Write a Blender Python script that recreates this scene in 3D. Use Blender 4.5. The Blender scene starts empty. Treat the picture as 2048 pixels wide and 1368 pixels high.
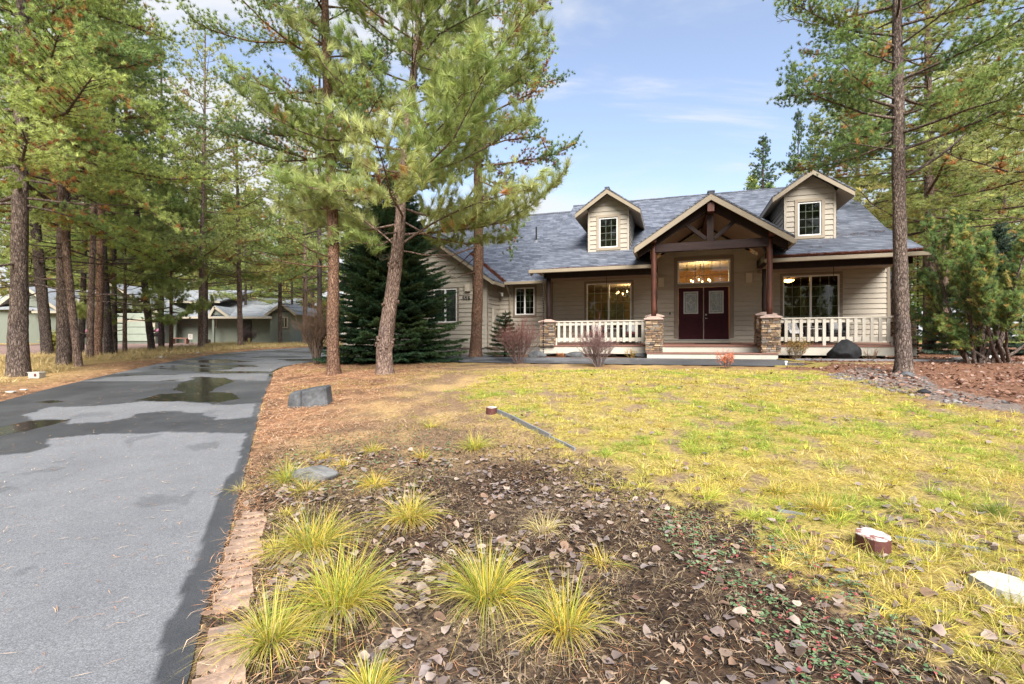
import bpy, bmesh, math, random
import numpy as np
from mathutils import Vector, Matrix

SC = bpy.context.scene
COL = SC.collection
E = 1.40                      # eye height above the ground at the camera
FP, HOR = 995.0, 688.0        # focal length and horizon of the 2048 px photograph

# ------------------------------------------------------------------ camera, sky, sun, exposure
cd = bpy.data.cameras.new("camera"); cam = bpy.data.objects.new("camera", cd); COL.objects.link(cam)
cam.location = (0, 0, E); cam.rotation_euler = (math.radians(90), 0, 0)
cd.sensor_width = 36; cd.lens = FP / 2048 * 36; cd.shift_y = (HOR - 684) / 2048
cd.clip_start = 0.05; cd.clip_end = 3000
SC.camera = cam
SC.view_settings.view_transform = 'Standard'; SC.view_settings.look = 'None'
SC.view_settings.gamma = 1; SC.view_settings.exposure = 1.72
SC.cycles.max_bounces = 8; SC.cycles.diffuse_bounces = 6; SC.cycles.transmission_bounces = 6; SC.cycles.transparent_max_bounces = 12
SC.cycles.sample_clamp_indirect = 3; SC.cycles.caustics_reflective = False; SC.cycles.caustics_refractive = False
SC.cycles.use_denoising = True

SUN_EL, SUN_AZ = math.radians(42), math.radians(172)     # behind the camera
world = bpy.data.worlds.new("World"); SC.world = world; world.use_nodes = True
wn, wl = world.node_tree.nodes, world.node_tree.links
bg = wn["Background"]; bg.inputs[1].default_value = 0.096
sky = wn.new("ShaderNodeTexSky"); sky.sky_type = 'NISHITA'; sky.sun_disc = False
sky.sun_elevation = SUN_EL; sky.sun_rotation = SUN_AZ; sky.air_density = 1.0; sky.dust_density = 0.6; sky.ozone_density = 1.6
tc = wn.new("ShaderNodeTexCoord"); sx = wn.new("ShaderNodeSeparateXYZ"); wl.new(tc.outputs["Generated"], sx.inputs[0])
def wmath(op, a, b=None, clamp=False):
    n = wn.new("ShaderNodeMath"); n.operation = op; n.use_clamp = clamp
    for i, v in enumerate((a, b)):
        if v is None: continue
        if isinstance(v, (int, float)): n.inputs[i].default_value = v
        else: wl.new(v, n.inputs[i])
    return n.outputs[0]
den = wmath('ADD', wmath('MAXIMUM', sx.outputs[2], 0.0), 0.22)
cx = wn.new("ShaderNodeCombineXYZ")
wl.new(wmath('DIVIDE', sx.outputs[0], den), cx.inputs[0]); wl.new(wmath('DIVIDE', sx.outputs[1], den), cx.inputs[1])
mp = wn.new("ShaderNodeMapping"); wl.new(cx.outputs[0], mp.inputs[0])
mp.inputs["Scale"].default_value = (0.62, 1.5, 1); mp.inputs["Rotation"].default_value = (0, 0, 0.5); mp.inputs["Location"].default_value = (3.1, 0.7, 0)
nz = wn.new("ShaderNodeTexNoise"); nz.inputs["Scale"].default_value = 1.25; nz.inputs["Detail"].default_value = 7; nz.inputs["Roughness"].default_value = 0.58
nz.inputs["Distortion"].default_value = 0.5
wl.new(mp.outputs[0], nz.inputs["Vector"])
# thicker cloud towards the horizon and to the west
bias = wmath('ADD', wmath('MULTIPLY', sx.outputs[0], -0.26), wmath('MULTIPLY', wmath('SUBTRACT', 0.42, sx.outputs[2]), 1.05))
cl = wmath('ADD', wmath('MULTIPLY', wmath('SUBTRACT', nz.outputs[0], 0.5), 2.7), wmath('ADD', bias, 0.63))
rmp = wn.new("ShaderNodeMapRange"); rmp.interpolation_type = 'SMOOTHERSTEP'
rmp.inputs[1].default_value = 0.34; rmp.inputs[2].default_value = 0.86; rmp.inputs[3].default_value = 0.14; rmp.inputs[4].default_value = 0.95
wl.new(cl, rmp.inputs[0])
skx = wn.new("ShaderNodeMix"); skx.data_type = 'RGBA'; skx.blend_type = 'MULTIPLY'; skx.inputs[0].default_value = 1.0
wl.new(sky.outputs[0], skx.inputs[6]); skx.inputs[7].default_value = (1.02, .93, .90, 1)
mix = wn.new("ShaderNodeMix"); mix.data_type = 'RGBA'
wl.new(rmp.outputs[0], mix.inputs[0]); wl.new(skx.outputs[2], mix.inputs[6]); mix.inputs[7].default_value = (2.95, 3.02, 3.15, 1)
wl.new(mix.outputs[2], bg.inputs[0])

sd = bpy.data.lights.new("sun", 'SUN'); sd.energy = 3.3; sd.angle = math.radians(36); sd.color = (1.0, 0.95, 0.87)
sun = bpy.data.objects.new("sun", sd); COL.objects.link(sun)
to_sun = Vector((math.sin(SUN_AZ) * math.cos(SUN_EL), math.cos(SUN_AZ) * math.cos(SUN_EL), math.sin(SUN_EL)))
sun.rotation_euler = to_sun.to_track_quat('Z', 'Y').to_euler(); sun.location = (8, -20, 30)

# ------------------------------------------------------------------ helpers
def tag(o, label=None, cat=None, group=None, kind=None):
    if label: o['label'] = label
    if cat: o['category'] = cat
    if group: o['group'] = group
    if kind: o['kind'] = kind
    return o

def link(o, parent=None):
    COL.objects.link(o)
    if parent is not None: o.parent = parent
    return o

def empty(name, loc=(0, 0, 0), rz=0.0, label=None, cat=None, group=None, kind=None):
    o = bpy.data.objects.new(name, None); o.empty_display_size = 0.2
    link(o); o.location = loc; o.rotation_euler = (0, 0, rz)
    return tag(o, label, cat, group, kind)

def np_mesh(name, V, F, mat, parent=None, col=None, smooth=False, loc=None, attrs=None):
    """V (n,3); F list of (m,k) index arrays; col (n,3)"""
    me = bpy.data.meshes.new(name)
    V = np.asarray(V, dtype=np.float32)
    F = [np.asarray(f, dtype=np.int32) for f in (F if isinstance(F, list) else [F]) if len(f)]
    me.vertices.add(len(V)); me.vertices.foreach_set("co", V.ravel())
    nl = sum(f.size for f in F); nf = sum(len(f) for f in F)
    me.loops.add(nl); me.loops.foreach_set("vertex_index", np.concatenate([f.ravel() for f in F]))
    tot = np.concatenate([np.full(len(f), f.shape[1], np.int32) for f in F])
    st = np.concatenate([[0], np.cumsum(tot)[:-1]]).astype(np.int32)
    me.polygons.add(nf); me.polygons.foreach_set("loop_start", st)
    if smooth: me.polygons.foreach_set("use_smooth", np.ones(nf, dtype=bool))
    me.update(calc_edges=True)
    if col is not None:
        a = me.color_attributes.new("Col", 'FLOAT_COLOR', 'POINT')
        c4 = np.ones((len(V), 4), dtype=np.float32); c4[:, :3] = col
        a.data.foreach_set("color", c4.ravel())
    for k, v in (attrs or {}).items():
        a = me.attributes.new(k, 'FLOAT', 'POINT'); a.data.foreach_set("value", np.asarray(v, dtype=np.float32))
    me.materials.append(mat)
    o = bpy.data.objects.new(name, me); link(o, parent)
    if loc is not None: o.location = loc
    return o

class MB:
    """collects polygons, builds ONE mesh object"""
    def __init__(self): self.v, self.f, self.c = [], [], []
    def poly(self, pts, col=(1, 1, 1)):
        i = len(self.v); self.v += [tuple(p) for p in pts]; self.c += [col] * len(pts); self.f.append(list(range(i, i + len(pts))))
    def box(self, x0, y0, z0, x1, y1, z1, col=(1, 1, 1)):
        P = [(x0,y0,z0),(x1,y0,z0),(x1,y1,z0),(x0,y1,z0),(x0,y0,z1),(x1,y0,z1),(x1,y1,z1),(x0,y1,z1)]
        self.hexa(P, col)
    def hexa(self, P, col=(1, 1, 1)):
        i = len(self.v); self.v += [tuple(p) for p in P]; self.c += [col] * 8
        for q in ((0,3,2,1),(4,5,6,7),(0,1,5,4),(1,2,6,5),(2,3,7,6),(3,0,4,7)): self.f.append([i + k for k in q])
    def prism(self, top, dz, col=(1, 1, 1)):
        n = len(top); i = len(self.v); self.v += [tuple(p) for p in top] + [(p[0], p[1], p[2] - dz) for p in top]; self.c += [col] * (2 * n)
        self.f.append(list(range(i, i + n))); self.f.append(list(range(i + 2 * n - 1, i + n - 1, -1)))
        for k in range(n): self.f.append([i + k, i + n + k, i + n + (k + 1) % n, i + (k + 1) % n])
    def extr(self, prof, y0, y1, col=(1, 1, 1)):
        """profile in x,z extruded along y"""
        n = len(prof); i = len(self.v); self.v += [(p[0], y0, p[1]) for p in prof] + [(p[0], y1, p[1]) for p in prof]; self.c += [col] * (2 * n)
        self.f.append(list(range(i, i + n))); self.f.append(list(range(i + 2 * n - 1, i + n - 1, -1)))
        for k in range(n): self.f.append([i + k, i + n + k, i + n + (k + 1) % n, i + (k + 1) % n])
    def bar(self, p, q, w, h, col=(1, 1, 1), up=(0, 0, 1)):
        p, q = Vector(p), Vector(q); d = (q - p).normalized(); u = Vector(up)
        s = d.cross(u)
        if s.length < 1e-4: s = d.cross(Vector((0, 1, 0)))
        s.normalize(); u = s.cross(d).normalized(); s *= w / 2; u *= h / 2
        self.hexa([p - s - u, p + s - u, q + s - u, q - s - u, p - s + u, p + s + u, q + s + u, q - s + u], col)
    def tube(self, pts, rad, n=6, col=(1, 1, 1), cap=True):
        V, F = tube(np.array(pts, dtype=float), np.array(rad, dtype=float) if hasattr(rad, '__len__') else np.full(len(pts), rad), n)
        i = len(self.v); self.v += [tuple(p) for p in V]; self.c += [col] * len(V); self.f += [[i + int(k) for k in q] for q in F]
        if cap:
            self.f.append([i + k for k in range(n)][::-1]); self.f.append([i + len(V) - n + k for k in range(n)])
    def lathe(self, prof, c=(0, 0), n=16, col=(1, 1, 1)):
        i = len(self.v)
        for r, z in prof:
            for k in range(n):
                a = 2 * math.pi * k / n; self.v.append((c[0] + r * math.cos(a), c[1] + r * math.sin(a), z)); self.c.append(col)
        m = len(prof)
        for j in range(m - 1):
            for k in range(n):
                self.f.append([i + j*n + k, i + j*n + (k+1) % n, i + (j+1)*n + (k+1) % n, i + (j+1)*n + k])
        self.f.append([i + k for k in range(n)][::-1]); self.f.append([i + (m-1)*n + k for k in range(n)])
    def build(self, name, mat, parent=None, loc=None, bevel=0.0, smooth=False, rz=None):
        me = bpy.data.meshes.new(name); me.from_pydata([Vector(p) for p in self.v], [], self.f); me.update()
        a = me.color_attributes.new("Col", 'FLOAT_COLOR', 'POINT')
        a.data.foreach_set("color", np.array([(c[0], c[1], c[2], 1) for c in self.c], dtype=np.float32).ravel())
        me.materials.append(mat)
        bm = bmesh.new(); bm.from_mesh(me); bmesh.ops.recalc_face_normals(bm, faces=bm.faces); bm.to_mesh(me); bm.free()
        if smooth: me.polygons.foreach_set("use_smooth", np.ones(len(me.polygons), dtype=bool))
        o = bpy.data.objects.new(name, me); link(o, parent)
        if loc is not None: o.location = loc
        if rz is not None: o.rotation_euler = (0, 0, rz)
        if bevel:
            m = o.modifiers.new("bevel", 'BEVEL'); m.width = bevel; m.segments = 1; m.limit_method = 'ANGLE'
        return o

def norm(a): return a / np.maximum(np.linalg.norm(a, axis=-1, keepdims=True), 1e-9)

def tube(P, R, n=6):
    m = len(P); T = norm(np.gradient(P, axis=0))
    ref = np.array([0.31, 0.95, 0.02]) if abs(T[0, 2]) > 0.7 else np.array([0.05, 0.1, 1.0])
    A = norm(np.cross(T, ref)); B = np.cross(T, A)
    a = np.linspace(0, 2 * math.pi, n, endpoint=False)
    V = P[:, None, :] + R[:, None, None] * (np.cos(a)[None, :, None] * A[:, None, :] + np.sin(a)[None, :, None] * B[:, None, :])
    i = np.arange(m - 1)[:, None] * n; k = np.arange(n)[None, :]; k2 = (k + 1) % n
    F = np.stack([i + k, i + k2, i + n + k2, i + n + k], -1).reshape(-1, 4)
    return V.reshape(-1, 3), F

class Geo:
    """bulk numpy geometry with vertex colours"""
    def __init__(self): self.V, self.T, self.Q, self.C, self.n = [], [], [], [], 0
    def add(self, V, T=None, Q=None, C=(1, 1, 1)):
        V = np.asarray(V, dtype=np.float32).reshape(-1, 3)
        if T is not None: self.T.append(np.asarray(T) + self.n)
        if Q is not None: self.Q.append(np.asarray(Q) + self.n)
        C = np.asarray(C, dtype=np.float32)
        self.C.append(np.broadcast_to(C, V.shape) if C.ndim == 1 else C); self.V.append(V); self.n += len(V)
    def tube(self, P, R, n=5, C=(1, 1, 1)):
        V, F = tube(np.asarray(P, dtype=float), np.asarray(R, dtype=float), n)
        if np.ndim(C) == 2: C = np.repeat(np.asarray(C), n, axis=0)
        self.add(V, Q=F, C=C)
    def build(self, name, mat, parent=None, loc=None, smooth=False):
        V = np.concatenate(self.V); F = []
        if self.T: F.append(np.concatenate(self.T))
        if self.Q: F.append(np.concatenate(self.Q))
        return np_mesh(name, V, F, mat, parent, np.concatenate(self.C), smooth, loc)

# smooth value noise (numpy)
_NT = np.random.default_rng(5).random((256, 256)).astype(np.float64)
def vnoise(x, y):
    x = np.asarray(x, dtype=float); y = np.asarray(y, dtype=float)
    xi = np.floor(x).astype(int); yi = np.floor(y).astype(int); fx = x - xi; fy = y - yi
    fx = fx * fx * (3 - 2 * fx); fy = fy * fy * (3 - 2 * fy)
    a = _NT[xi & 255, yi & 255]; b = _NT[(xi + 1) & 255, yi & 255]; c = _NT[xi & 255, (yi + 1) & 255]; d = _NT[(xi + 1) & 255, (yi + 1) & 255]
    return (a * (1 - fx) + b * fx) * (1 - fy) + (c * (1 - fx) + d * fx) * fy
def fbm(x, y, o=4):
    s = 0; a = 0.5; t = 0
    for k in range(o): s = s + a * vnoise(x * 2 ** k + 17.3 * k, y * 2 ** k + 9.1 * k); t += a; a *= 0.5
    return s / t
def sstep(a, b, x):
    t = np.clip((np.asarray(x, dtype=float) - a) / (b - a), 0, 1); return t * t * (3 - 2 * t)
def pip(x, y, poly):
    x = np.asarray(x); y = np.asarray(y); ins = np.zeros(x.shape, dtype=bool); n = len(poly)
    for i in range(n):
        x1, y1 = poly[i]; x2, y2 = poly[(i + 1) % n]
        if y1 == y2: continue
        ins ^= ((y1 > y) != (y2 > y)) & (x < (x2 - x1) * (y - y1) / (y2 - y1) + x1)
    return ins

# ------------------------------------------------------------------ materials
def new_mat(name):
    m = bpy.data.materials.new(name); m.use_nodes = True
    return m, m.node_tree.nodes, m.node_tree.links, m.node_tree.nodes["Principled BSDF"]

def noise_node(N, L, scale, detail=4, rough=0.55, coord=None, stretch=None, w=0):
    t = N.new("ShaderNodeTexNoise"); t.inputs["Scale"].default_value = scale; t.inputs["Detail"].default_value = detail; t.inputs["Roughness"].default_value = rough
    c = coord
    if c is None:
        g = N.new("ShaderNodeTexCoord"); c = g.outputs["Object"]
    if stretch:
        mp = N.new("ShaderNodeMapping"); mp.inputs["Scale"].default_value = stretch; L.new(c, mp.inputs[0]); c = mp.outputs[0]
    L.new(c, t.inputs["Vector"]); return t

def ramp(N, L, fac, stops):
    r = N.new("ShaderNodeValToRGB"); e = r.color_ramp.elements
    while len(e) < len(stops): e.new(0.5)
    for k, (p, c) in enumerate(stops): e[k].position = p; e[k].color = (*c, 1)
    L.new(fac, r.inputs[0]); return r.outputs[0]

def mixc(N, L, a, b, fac=1.0, mode='MULTIPLY'):
    m = N.new("ShaderNodeMix"); m.data_type = 'RGBA'; m.blend_type = mode
    if isinstance(fac, (int, float)): m.inputs[0].default_value = fac
    else: L.new(fac, m.inputs[0])
    for i, v in ((6, a), (7, b)):
        if isinstance(v, tuple): m.inputs[i].default_value = (*v, 1)
        else: L.new(v, m.inputs[i])
    return m.outputs[2]

def bump(N, L, bs, height, strength=0.3, dist=0.02):
    b = N.new("ShaderNodeBump"); b.inputs["Strength"].default_value = strength; b.inputs["Distance"].default_value = dist
    L.new(height, b.inputs["Height"]); L.new(b.outputs[0], bs.inputs["Normal"]); return b

def mat_paint(name, col, rough=0.6, var=0.12, nscale=3.0, bstr=0.08, fine=60, spec=0.3, stretch=None):
    m, N, L, bs = new_mat(name)
    n = noise_node(N, L, nscale, 5, 0.6, stretch=stretch); f = noise_node(N, L, fine, 3, stretch=stretch)
    a = tuple(c * (1 - var) for c in col); b = tuple(min(1, c * (1 + var)) for c in col)
    c = ramp(N, L, n.outputs[0], [(0.3, a), (0.7, b)])
    c2 = ramp(N, L, f.outputs[0], [(0.3, (1 - var * .6,) * 3), (0.7, (1, 1, 1))])
    L.new(mixc(N, L, c, c2), bs.inputs["Base Color"]); bs.inputs["Roughness"].default_value = rough; bs.inputs["Specular IOR Level"].default_value = spec
    bump(N, L, bs, f.outputs[0], bstr, 0.01)
    return m

def mat_attr(name, rough=0.7, transl=0.0, spec=0.25, var=0.25, nscale=8, bstr=0.0, fine=40):
    """base colour from the Col attribute (each leaf, stone or blade has its own colour)"""
    m, N, L, bs = new_mat(name)
    a = N.new("ShaderNodeAttribute"); a.attribute_name = "Col"
    c = a.outputs["Color"]
    if var:
        n = noise_node(N, L, nscale, 4); c = mixc(N, L, c, ramp(N, L, n.outputs[0], [(0.3, (1 - var,) * 3), (0.7, (1 + var * .6,) * 3)]))
    L.new(c, bs.inputs["Base Color"]); bs.inputs["Roughness"].default_value = rough; bs.inputs["Specular IOR Level"].default_value = spec
    if bstr:
        f = noise_node(N, L, fine, 4); bump(N, L, bs, f.outputs[0], bstr, 0.01)
    if transl:
        t = N.new("ShaderNodeBsdfTranslucent"); L.new(c, t.inputs[0])
        x = N.new("ShaderNodeMixShader"); x.inputs[0].default_value = transl
        L.new(bs.outputs[0], x.inputs[1]); L.new(t.outputs[0], x.inputs[2]); L.new(x.outputs[0], N["Material Output"].inputs[0])
    return m

def mat_bark(name, dark, mid, light, zs=0.28, scale=9.0):
    m, N, L, bs = new_mat(name)
    g = N.new("ShaderNodeTexCoord"); mp = N.new("ShaderNodeMapping"); mp.inputs["Scale"].default_value = (1, 1, zs); L.new(g.outputs["Object"], mp.inputs[0])
    ds = noise_node(N, L, 7, 3, coord=mp.outputs[0])
    ad = N.new("ShaderNodeVectorMath"); ad.operation = 'MULTIPLY_ADD'; L.new(ds.outputs["Color"], ad.inputs[0]); ad.inputs[1].default_value = (.12, .12, .12); L.new(mp.outputs[0], ad.inputs[2])
    v = N.new("ShaderNodeTexVoronoi"); v.feature = 'DISTANCE_TO_EDGE'; v.inputs["Scale"].default_value = scale * 3.6; L.new(ad.outputs[0], v.inputs["Vector"])
    n = noise_node(N, L, scale * 3.4, 6, 0.72, coord=mp.outputs[0]); big = noise_node(N, L, 1.3, 3)
    c = ramp(N, L, n.outputs[0], [(0.33, dark), (0.5, mid), (0.66, light)])
    crack = ramp(N, L, v.outputs["Distance"], [(0.0, (0.30, 0.27, 0.26)), (0.20, (1, 1, 1))])
    c = mixc(N, L, c, crack)
    c = mixc(N, L, c, ramp(N, L, big.outputs[0], [(0.3, (0.8, 0.78, 0.8)), (0.7, (1.15, 1.08, 1.0))]))
    L.new(c, bs.inputs["Base Color"]); bs.inputs["Roughness"].default_value = 0.9; bs.inputs["Specular IOR Level"].default_value = 0.1
    h = N.new("ShaderNodeMath"); h.operation = 'MULTIPLY'; L.new(crack, h.inputs[0]); L.new(n.outputs[0], h.inputs[1])
    bump(N, L, bs, h.outputs[0], 0.9, 0.03)
    return m
# ------------------------------------------------------------------ house frame and terrain
TH = math.radians(18.1); CT, ST = math.cos(TH), math.sin(TH); HX, HY = 7.56, 19.6
def hs(s, t): return (HX + s * CT + t * ST, HY - s * ST + t * CT)
def to_t(x, y): return (np.asarray(x) - HX) * ST + (np.asarray(y) - HY) * CT
def to_s(x, y): return (np.asarray(x) - HX) * CT - (np.asarray(y) - HY) * ST
_LT = [-40, -21, -19, -16, -13, -10.5, -7.5, -5.7, -4.1, 0, 12, 30, 80, 400]
_LD = [1.45, 1.38, 1.35, 1.18, .92, .73, .69, .62, .48, .46, .3, -.5, -2.0, -6]
_DY = [-40, 0, 2, 5, 9, 12, 16, 22, 30, 40, 60, 100, 400]
_DD = [1.45, 1.40, 1.37, 1.27, 1.02, .84, .64, .46, .24, .02, -.5, -1.3, -6]
def d_drive(y): return np.interp(y, _DY, _DD)
def _proj_drive(px, py):
    Y = np.linspace(1, 60, 6000); k = np.argmax(Y * (py - HOR) / FP >= d_drive(Y)); return ((px - 1024) / FP * Y[k], Y[k])
_RE = [_proj_drive(*p) for p in [(380,1368),(407,1233),(442,1122),(470,1027),(490,951),(503,891),(515,846),(525,801),(540,765),(548,745)]]
_RE = [(-0.2, -1.0)] + _RE + [(-6.87, 15.0), (-6.75, 16.7)]
_LE = [_proj_drive(*p) for p in [(0,805),(120,773),(215,751),(300,732),(380,717),(430,709),(480,704),(540,699)]]
_LE = [(-4.6, -1.0)] + _LE + [(-12.5, 30.5)]
def XE(y): return np.interp(y, [p[1] for p in _RE], [p[0] for p in _RE])
def XL(y): return np.interp(y, [p[1] for p in _LE], [p[0] for p in _LE])
def drop(x, y):
    x = np.asarray(x, dtype=float); y = np.asarray(y, dtype=float)
    w = sstep(0.0, 1.7, x - XE(y)) * (1 - sstep(24, 36, y - 0.3 * np.maximum(x, 0)))
    return d_drive(y) * (1 - w) + np.interp(to_t(x, y), _LT, _LD) * w - 0.06 * sstep(0, .6, XL(y) - x) * sstep(5, 8, y)
def hz(x, y): return E - drop(x, y)
def at(px, py):
    """the point of the terrain seen at a pixel of the 2048 px photograph"""
    Y = np.concatenate([np.linspace(1.2, 12, 2400), np.linspace(12, 120, 6000)]); X = (px - 1024) / FP * Y
    k = np.argmax(Y * (py - HOR) / FP >= drop(X, Y)) if py > HOR - 60 else len(Y) - 1
    return (float(X[k]), float(Y[k]), float(hz(X[k], Y[k])))
def at_t(px, t):
    """ground point in the column of a pixel, t metres in front of (negative) the house wall"""
    u = (px - 1024) / FP; s = (u * (HY + t * CT) - HX - t * ST) / (CT + u * ST); x, y = hs(s, t); return (x, y, float(hz(x, y)))
def poly_at(pts): return [at(*p)[:2] for p in pts]
def in_drive(x, y, m=0.0):
    a = (x > XL(y) + m) & (x < XE(y) - m) & (y < 16.8)
    b = (y >= 16.8) & (y < 30) & (x > XL(y) + m) & (x < np.interp(y, [16.8, 17.4, 20.5, 22, 30], [-3.4, -0.9, -0.7, -2, -7]) - m)
    s, t = to_s(x, y), to_t(x, y)
    c = (s > -9.6) & (s < 1.75 - m) & (t > -5.75 + m) & (t < -4.08 - m)
    return a | b | c

P_LAWN = poly_at([(1120,741),(1300,738),(1500,739),(1640,744),(1700,754),(1730,771),(1800,790),(1900,806),(2048,824),(2400,870),(3000,1300),(2700,1500),(1990,1400),
                  (1860,1260),(1760,1180),(1620,1105),(1500,1050),(1400,1015),(1280,985),(1190,945),(1120,890),(1000,828),(960,806),(935,780),(950,755),(1020,744)])
P_RIGHT = poly_at([(1560,738),(1640,741),(1705,752),(1735,770),(1800,788),(1900,804),(2048,822),(2500,880),(3300,880),(3000,690),(1850,690),(1600,722)])
P_STONE = poly_at([(1640,752),(1720,735),(1790,742),(1850,752),(1880,775),(2000,800),(2048,812),(2048,826),(1900,808),(1760,778),(1700,762)])
P_GRAV = poly_at([(-400,735),(60,712),(250,703),(420,691),(440,686),(300,685),(0,690),(-400,700)])
P_CLOV = poly_at([(1290,1010),(1480,1050),(1600,1100),(1720,1180),(1850,1290),(1930,1400),(1600,1400),(1480,1230),(1350,1120)])

def lawn_in(x, y):   # ragged outline of the lawn
    a = 1.0 * (fbm(x * 1.1 + 40, y * 1.1) - .5); b = .9 * (fbm(x * 5.3 + 9, y * 5.3 + 4) - .5); c = .55 * (vnoise(x * 17, y * 17 + 5) - .5); k = sstep(1, 5, y) * .5 + .6
    return pip(x + k * (a + b + c), y + k * (a - b + c), P_LAWN)
def bed_w(x, y):     # mulch of the front bed
    return ((x > XE(y)) & (y < 8.2) & ~lawn_in(x, y)).astype(float) * (1 - .75 * sstep(3.9, 6.0, y + 1.6 * (fbm(x * 1.6, y * 1.6) - .5))) * (1 - sstep(5.5, 7.2, y))
def litter_w(x, y):  # orange needle litter
    n = fbm(x * .9, y * .9)
    e = np.exp(-np.maximum(x - XE(y), 0) / .35) * (x > XE(y)) * (y < 17)
    trees = (x > XE(y)) * (x < 0.3 + .4 * n) * sstep(4.9, 6.9, y + n) * (1 - sstep(15.5, 17, y)) * (1 - .92 * sstep(-3.4, -1.2, x + 1.5 * (n - .5)))
    left = (x < XL(y)) * np.exp(-np.maximum(XL(y) - x, 0) / np.interp(y, [5, 12, 30], [.8, 1.3, 1.6])) * (y < 34)
    return np.clip(np.maximum(np.maximum(e, trees), left), 0, 1)

def ground_colour(X, Y):
    n1 = fbm(X * .5, Y * .5); n2 = fbm(X * 2.1 + 40, Y * 2.1); n3 = fbm(X * 9, Y * 9 + 70)
    def L(a, b, w): return np.array(a) * (1 - w[..., None]) + np.array(b) * w[..., None]
    c = L((.26, .17, .085), (.44, .33, .14), sstep(.35, .65, n1))
    far_r = (X > 8) & (Y > 24); c = np.where(far_r[..., None], L((.33, .17, .09), (.13, .17, .05), sstep(.45, .6, n1 + (Y > 45) * .2)), c)
    right = pip(X + .3 * (n2 - .5), Y + .3 * (n1 - .5), P_RIGHT); c = np.where(right[..., None], L((.16, .09, .065), (.25, .14, .09), n2), c)
    near_house = (to_t(X, Y) > -4.2) & (to_t(X, Y) < 12) & (to_s(X, Y) > -9) & (to_s(X, Y) < 8); c = np.where(near_house[..., None], L((.10, .075, .06), (.22, .12, .075), n2), c)
    mid = (X > XE(Y)) & (Y < 16) & (X < 2) & (Y > 5); c = np.where(mid[..., None], L((.22, .155, .10), (.40, .29, .14), sstep(.35, .65, n2)), c)
    lw = lawn_in(X, Y); c = np.where(lw[..., None], L((.34, .275, .09), (.25, .185, .12), sstep(.54, .70, fbm(X * 4.5 + 40, Y * 3.2))), c)
    w = litter_w(X, Y) * sstep(.2, .5, n2 + .2); c = c * (1 - w[..., None]) + L((.13, .075, .05), (.34, .20, .12), sstep(.35, .65, .5 * n3 + .5 * n2)) * w[..., None]
    w = bed_w(X, Y); m = L((.034, .023, .017), (.095, .063, .043), n3); m = m * (1 - .55 * sstep(.5, .7, n2)[..., None]) + np.array((.22, .17, .12)) * .55 * sstep(.5, .7, n2)[..., None]
    c = c * (1 - w[..., None]) + m * w[..., None]
    g = pip(X, Y, P_GRAV); c = np.where(g[..., None], L((.22, .155, .14), (.30, .22, .20), n3), c)
    st = pip(X, Y, P_STONE); c = np.where(st[..., None], L((.15, .13, .12), (.25, .21, .19), n3), c)
    return c

def build_ground():
    Y = [1.0]
    while Y[-1] < 34: Y.append(Y[-1] + .03 + .010 * Y[-1])
    while Y[-1] < 900: Y.append(Y[-1] * 1.07)
    Y = np.array([-60, -30, -15, -8, -4, -2, -1, -.4, 0, .35, .7] + Y)
    u = np.linspace(-1.5, 1.5, 361); w = np.maximum(Y, .6) + 1.6
    core = u[None, :] * w[:, None]
    ex = np.array([6, 20, 60, 200, 700])
    X = np.concatenate([core[:, :1] - ex[None, ::-1], core, core[:, -1:] + ex[None, :]], 1); YY = np.repeat(Y[:, None], X.shape[1], 1)
    Z = hz(X, YY)
    near = (1 - sstep(12, 25, YY)) * (np.abs(X) < 25)
    Z = Z + near * .030 * (fbm(X * 5, YY * 5) - .5) * (1 - .4 * pip(X, YY, P_LAWN))
    Z = Z - .05 * in_drive(X, YY, .06)
    r, k = X.shape; i = (np.arange(r - 1)[:, None] * k + np.arange(k - 1)[None, :]).ravel()
    F = np.stack([i, i + 1, i + k + 1, i + k], 1)
    m, N, L, bs = new_mat("soil")
    a = N.new("ShaderNodeAttribute"); a.attribute_name = "Col"
    n = noise_node(N, L, 26, 6, .7); f = noise_node(N, L, 140, 3, .6)
    c = mixc(N, L, a.outputs["Color"], ramp(N, L, n.outputs[0], [(.3, (.45, .42, .4)), (.5, (.95, .95, .95)), (.72, (1.5, 1.42, 1.3))]))
    c = mixc(N, L, c, ramp(N, L, f.outputs[0], [(.3, (.6, .6, .6)), (.65, (1.25, 1.2, 1.15))]))
    L.new(c, bs.inputs["Base Color"]); bs.inputs["Roughness"].default_value = .95; bs.inputs["Specular IOR Level"].default_value = .1
    bump(N, L, bs, n.outputs[0], .7, .04)
    o = np_mesh("ground", np.stack([X, YY, Z], -1).reshape(-1, 3), F, m, None, ground_colour(X, YY).reshape(-1, 3), True)
    tag(o, kind='structure')
build_ground()

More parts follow.
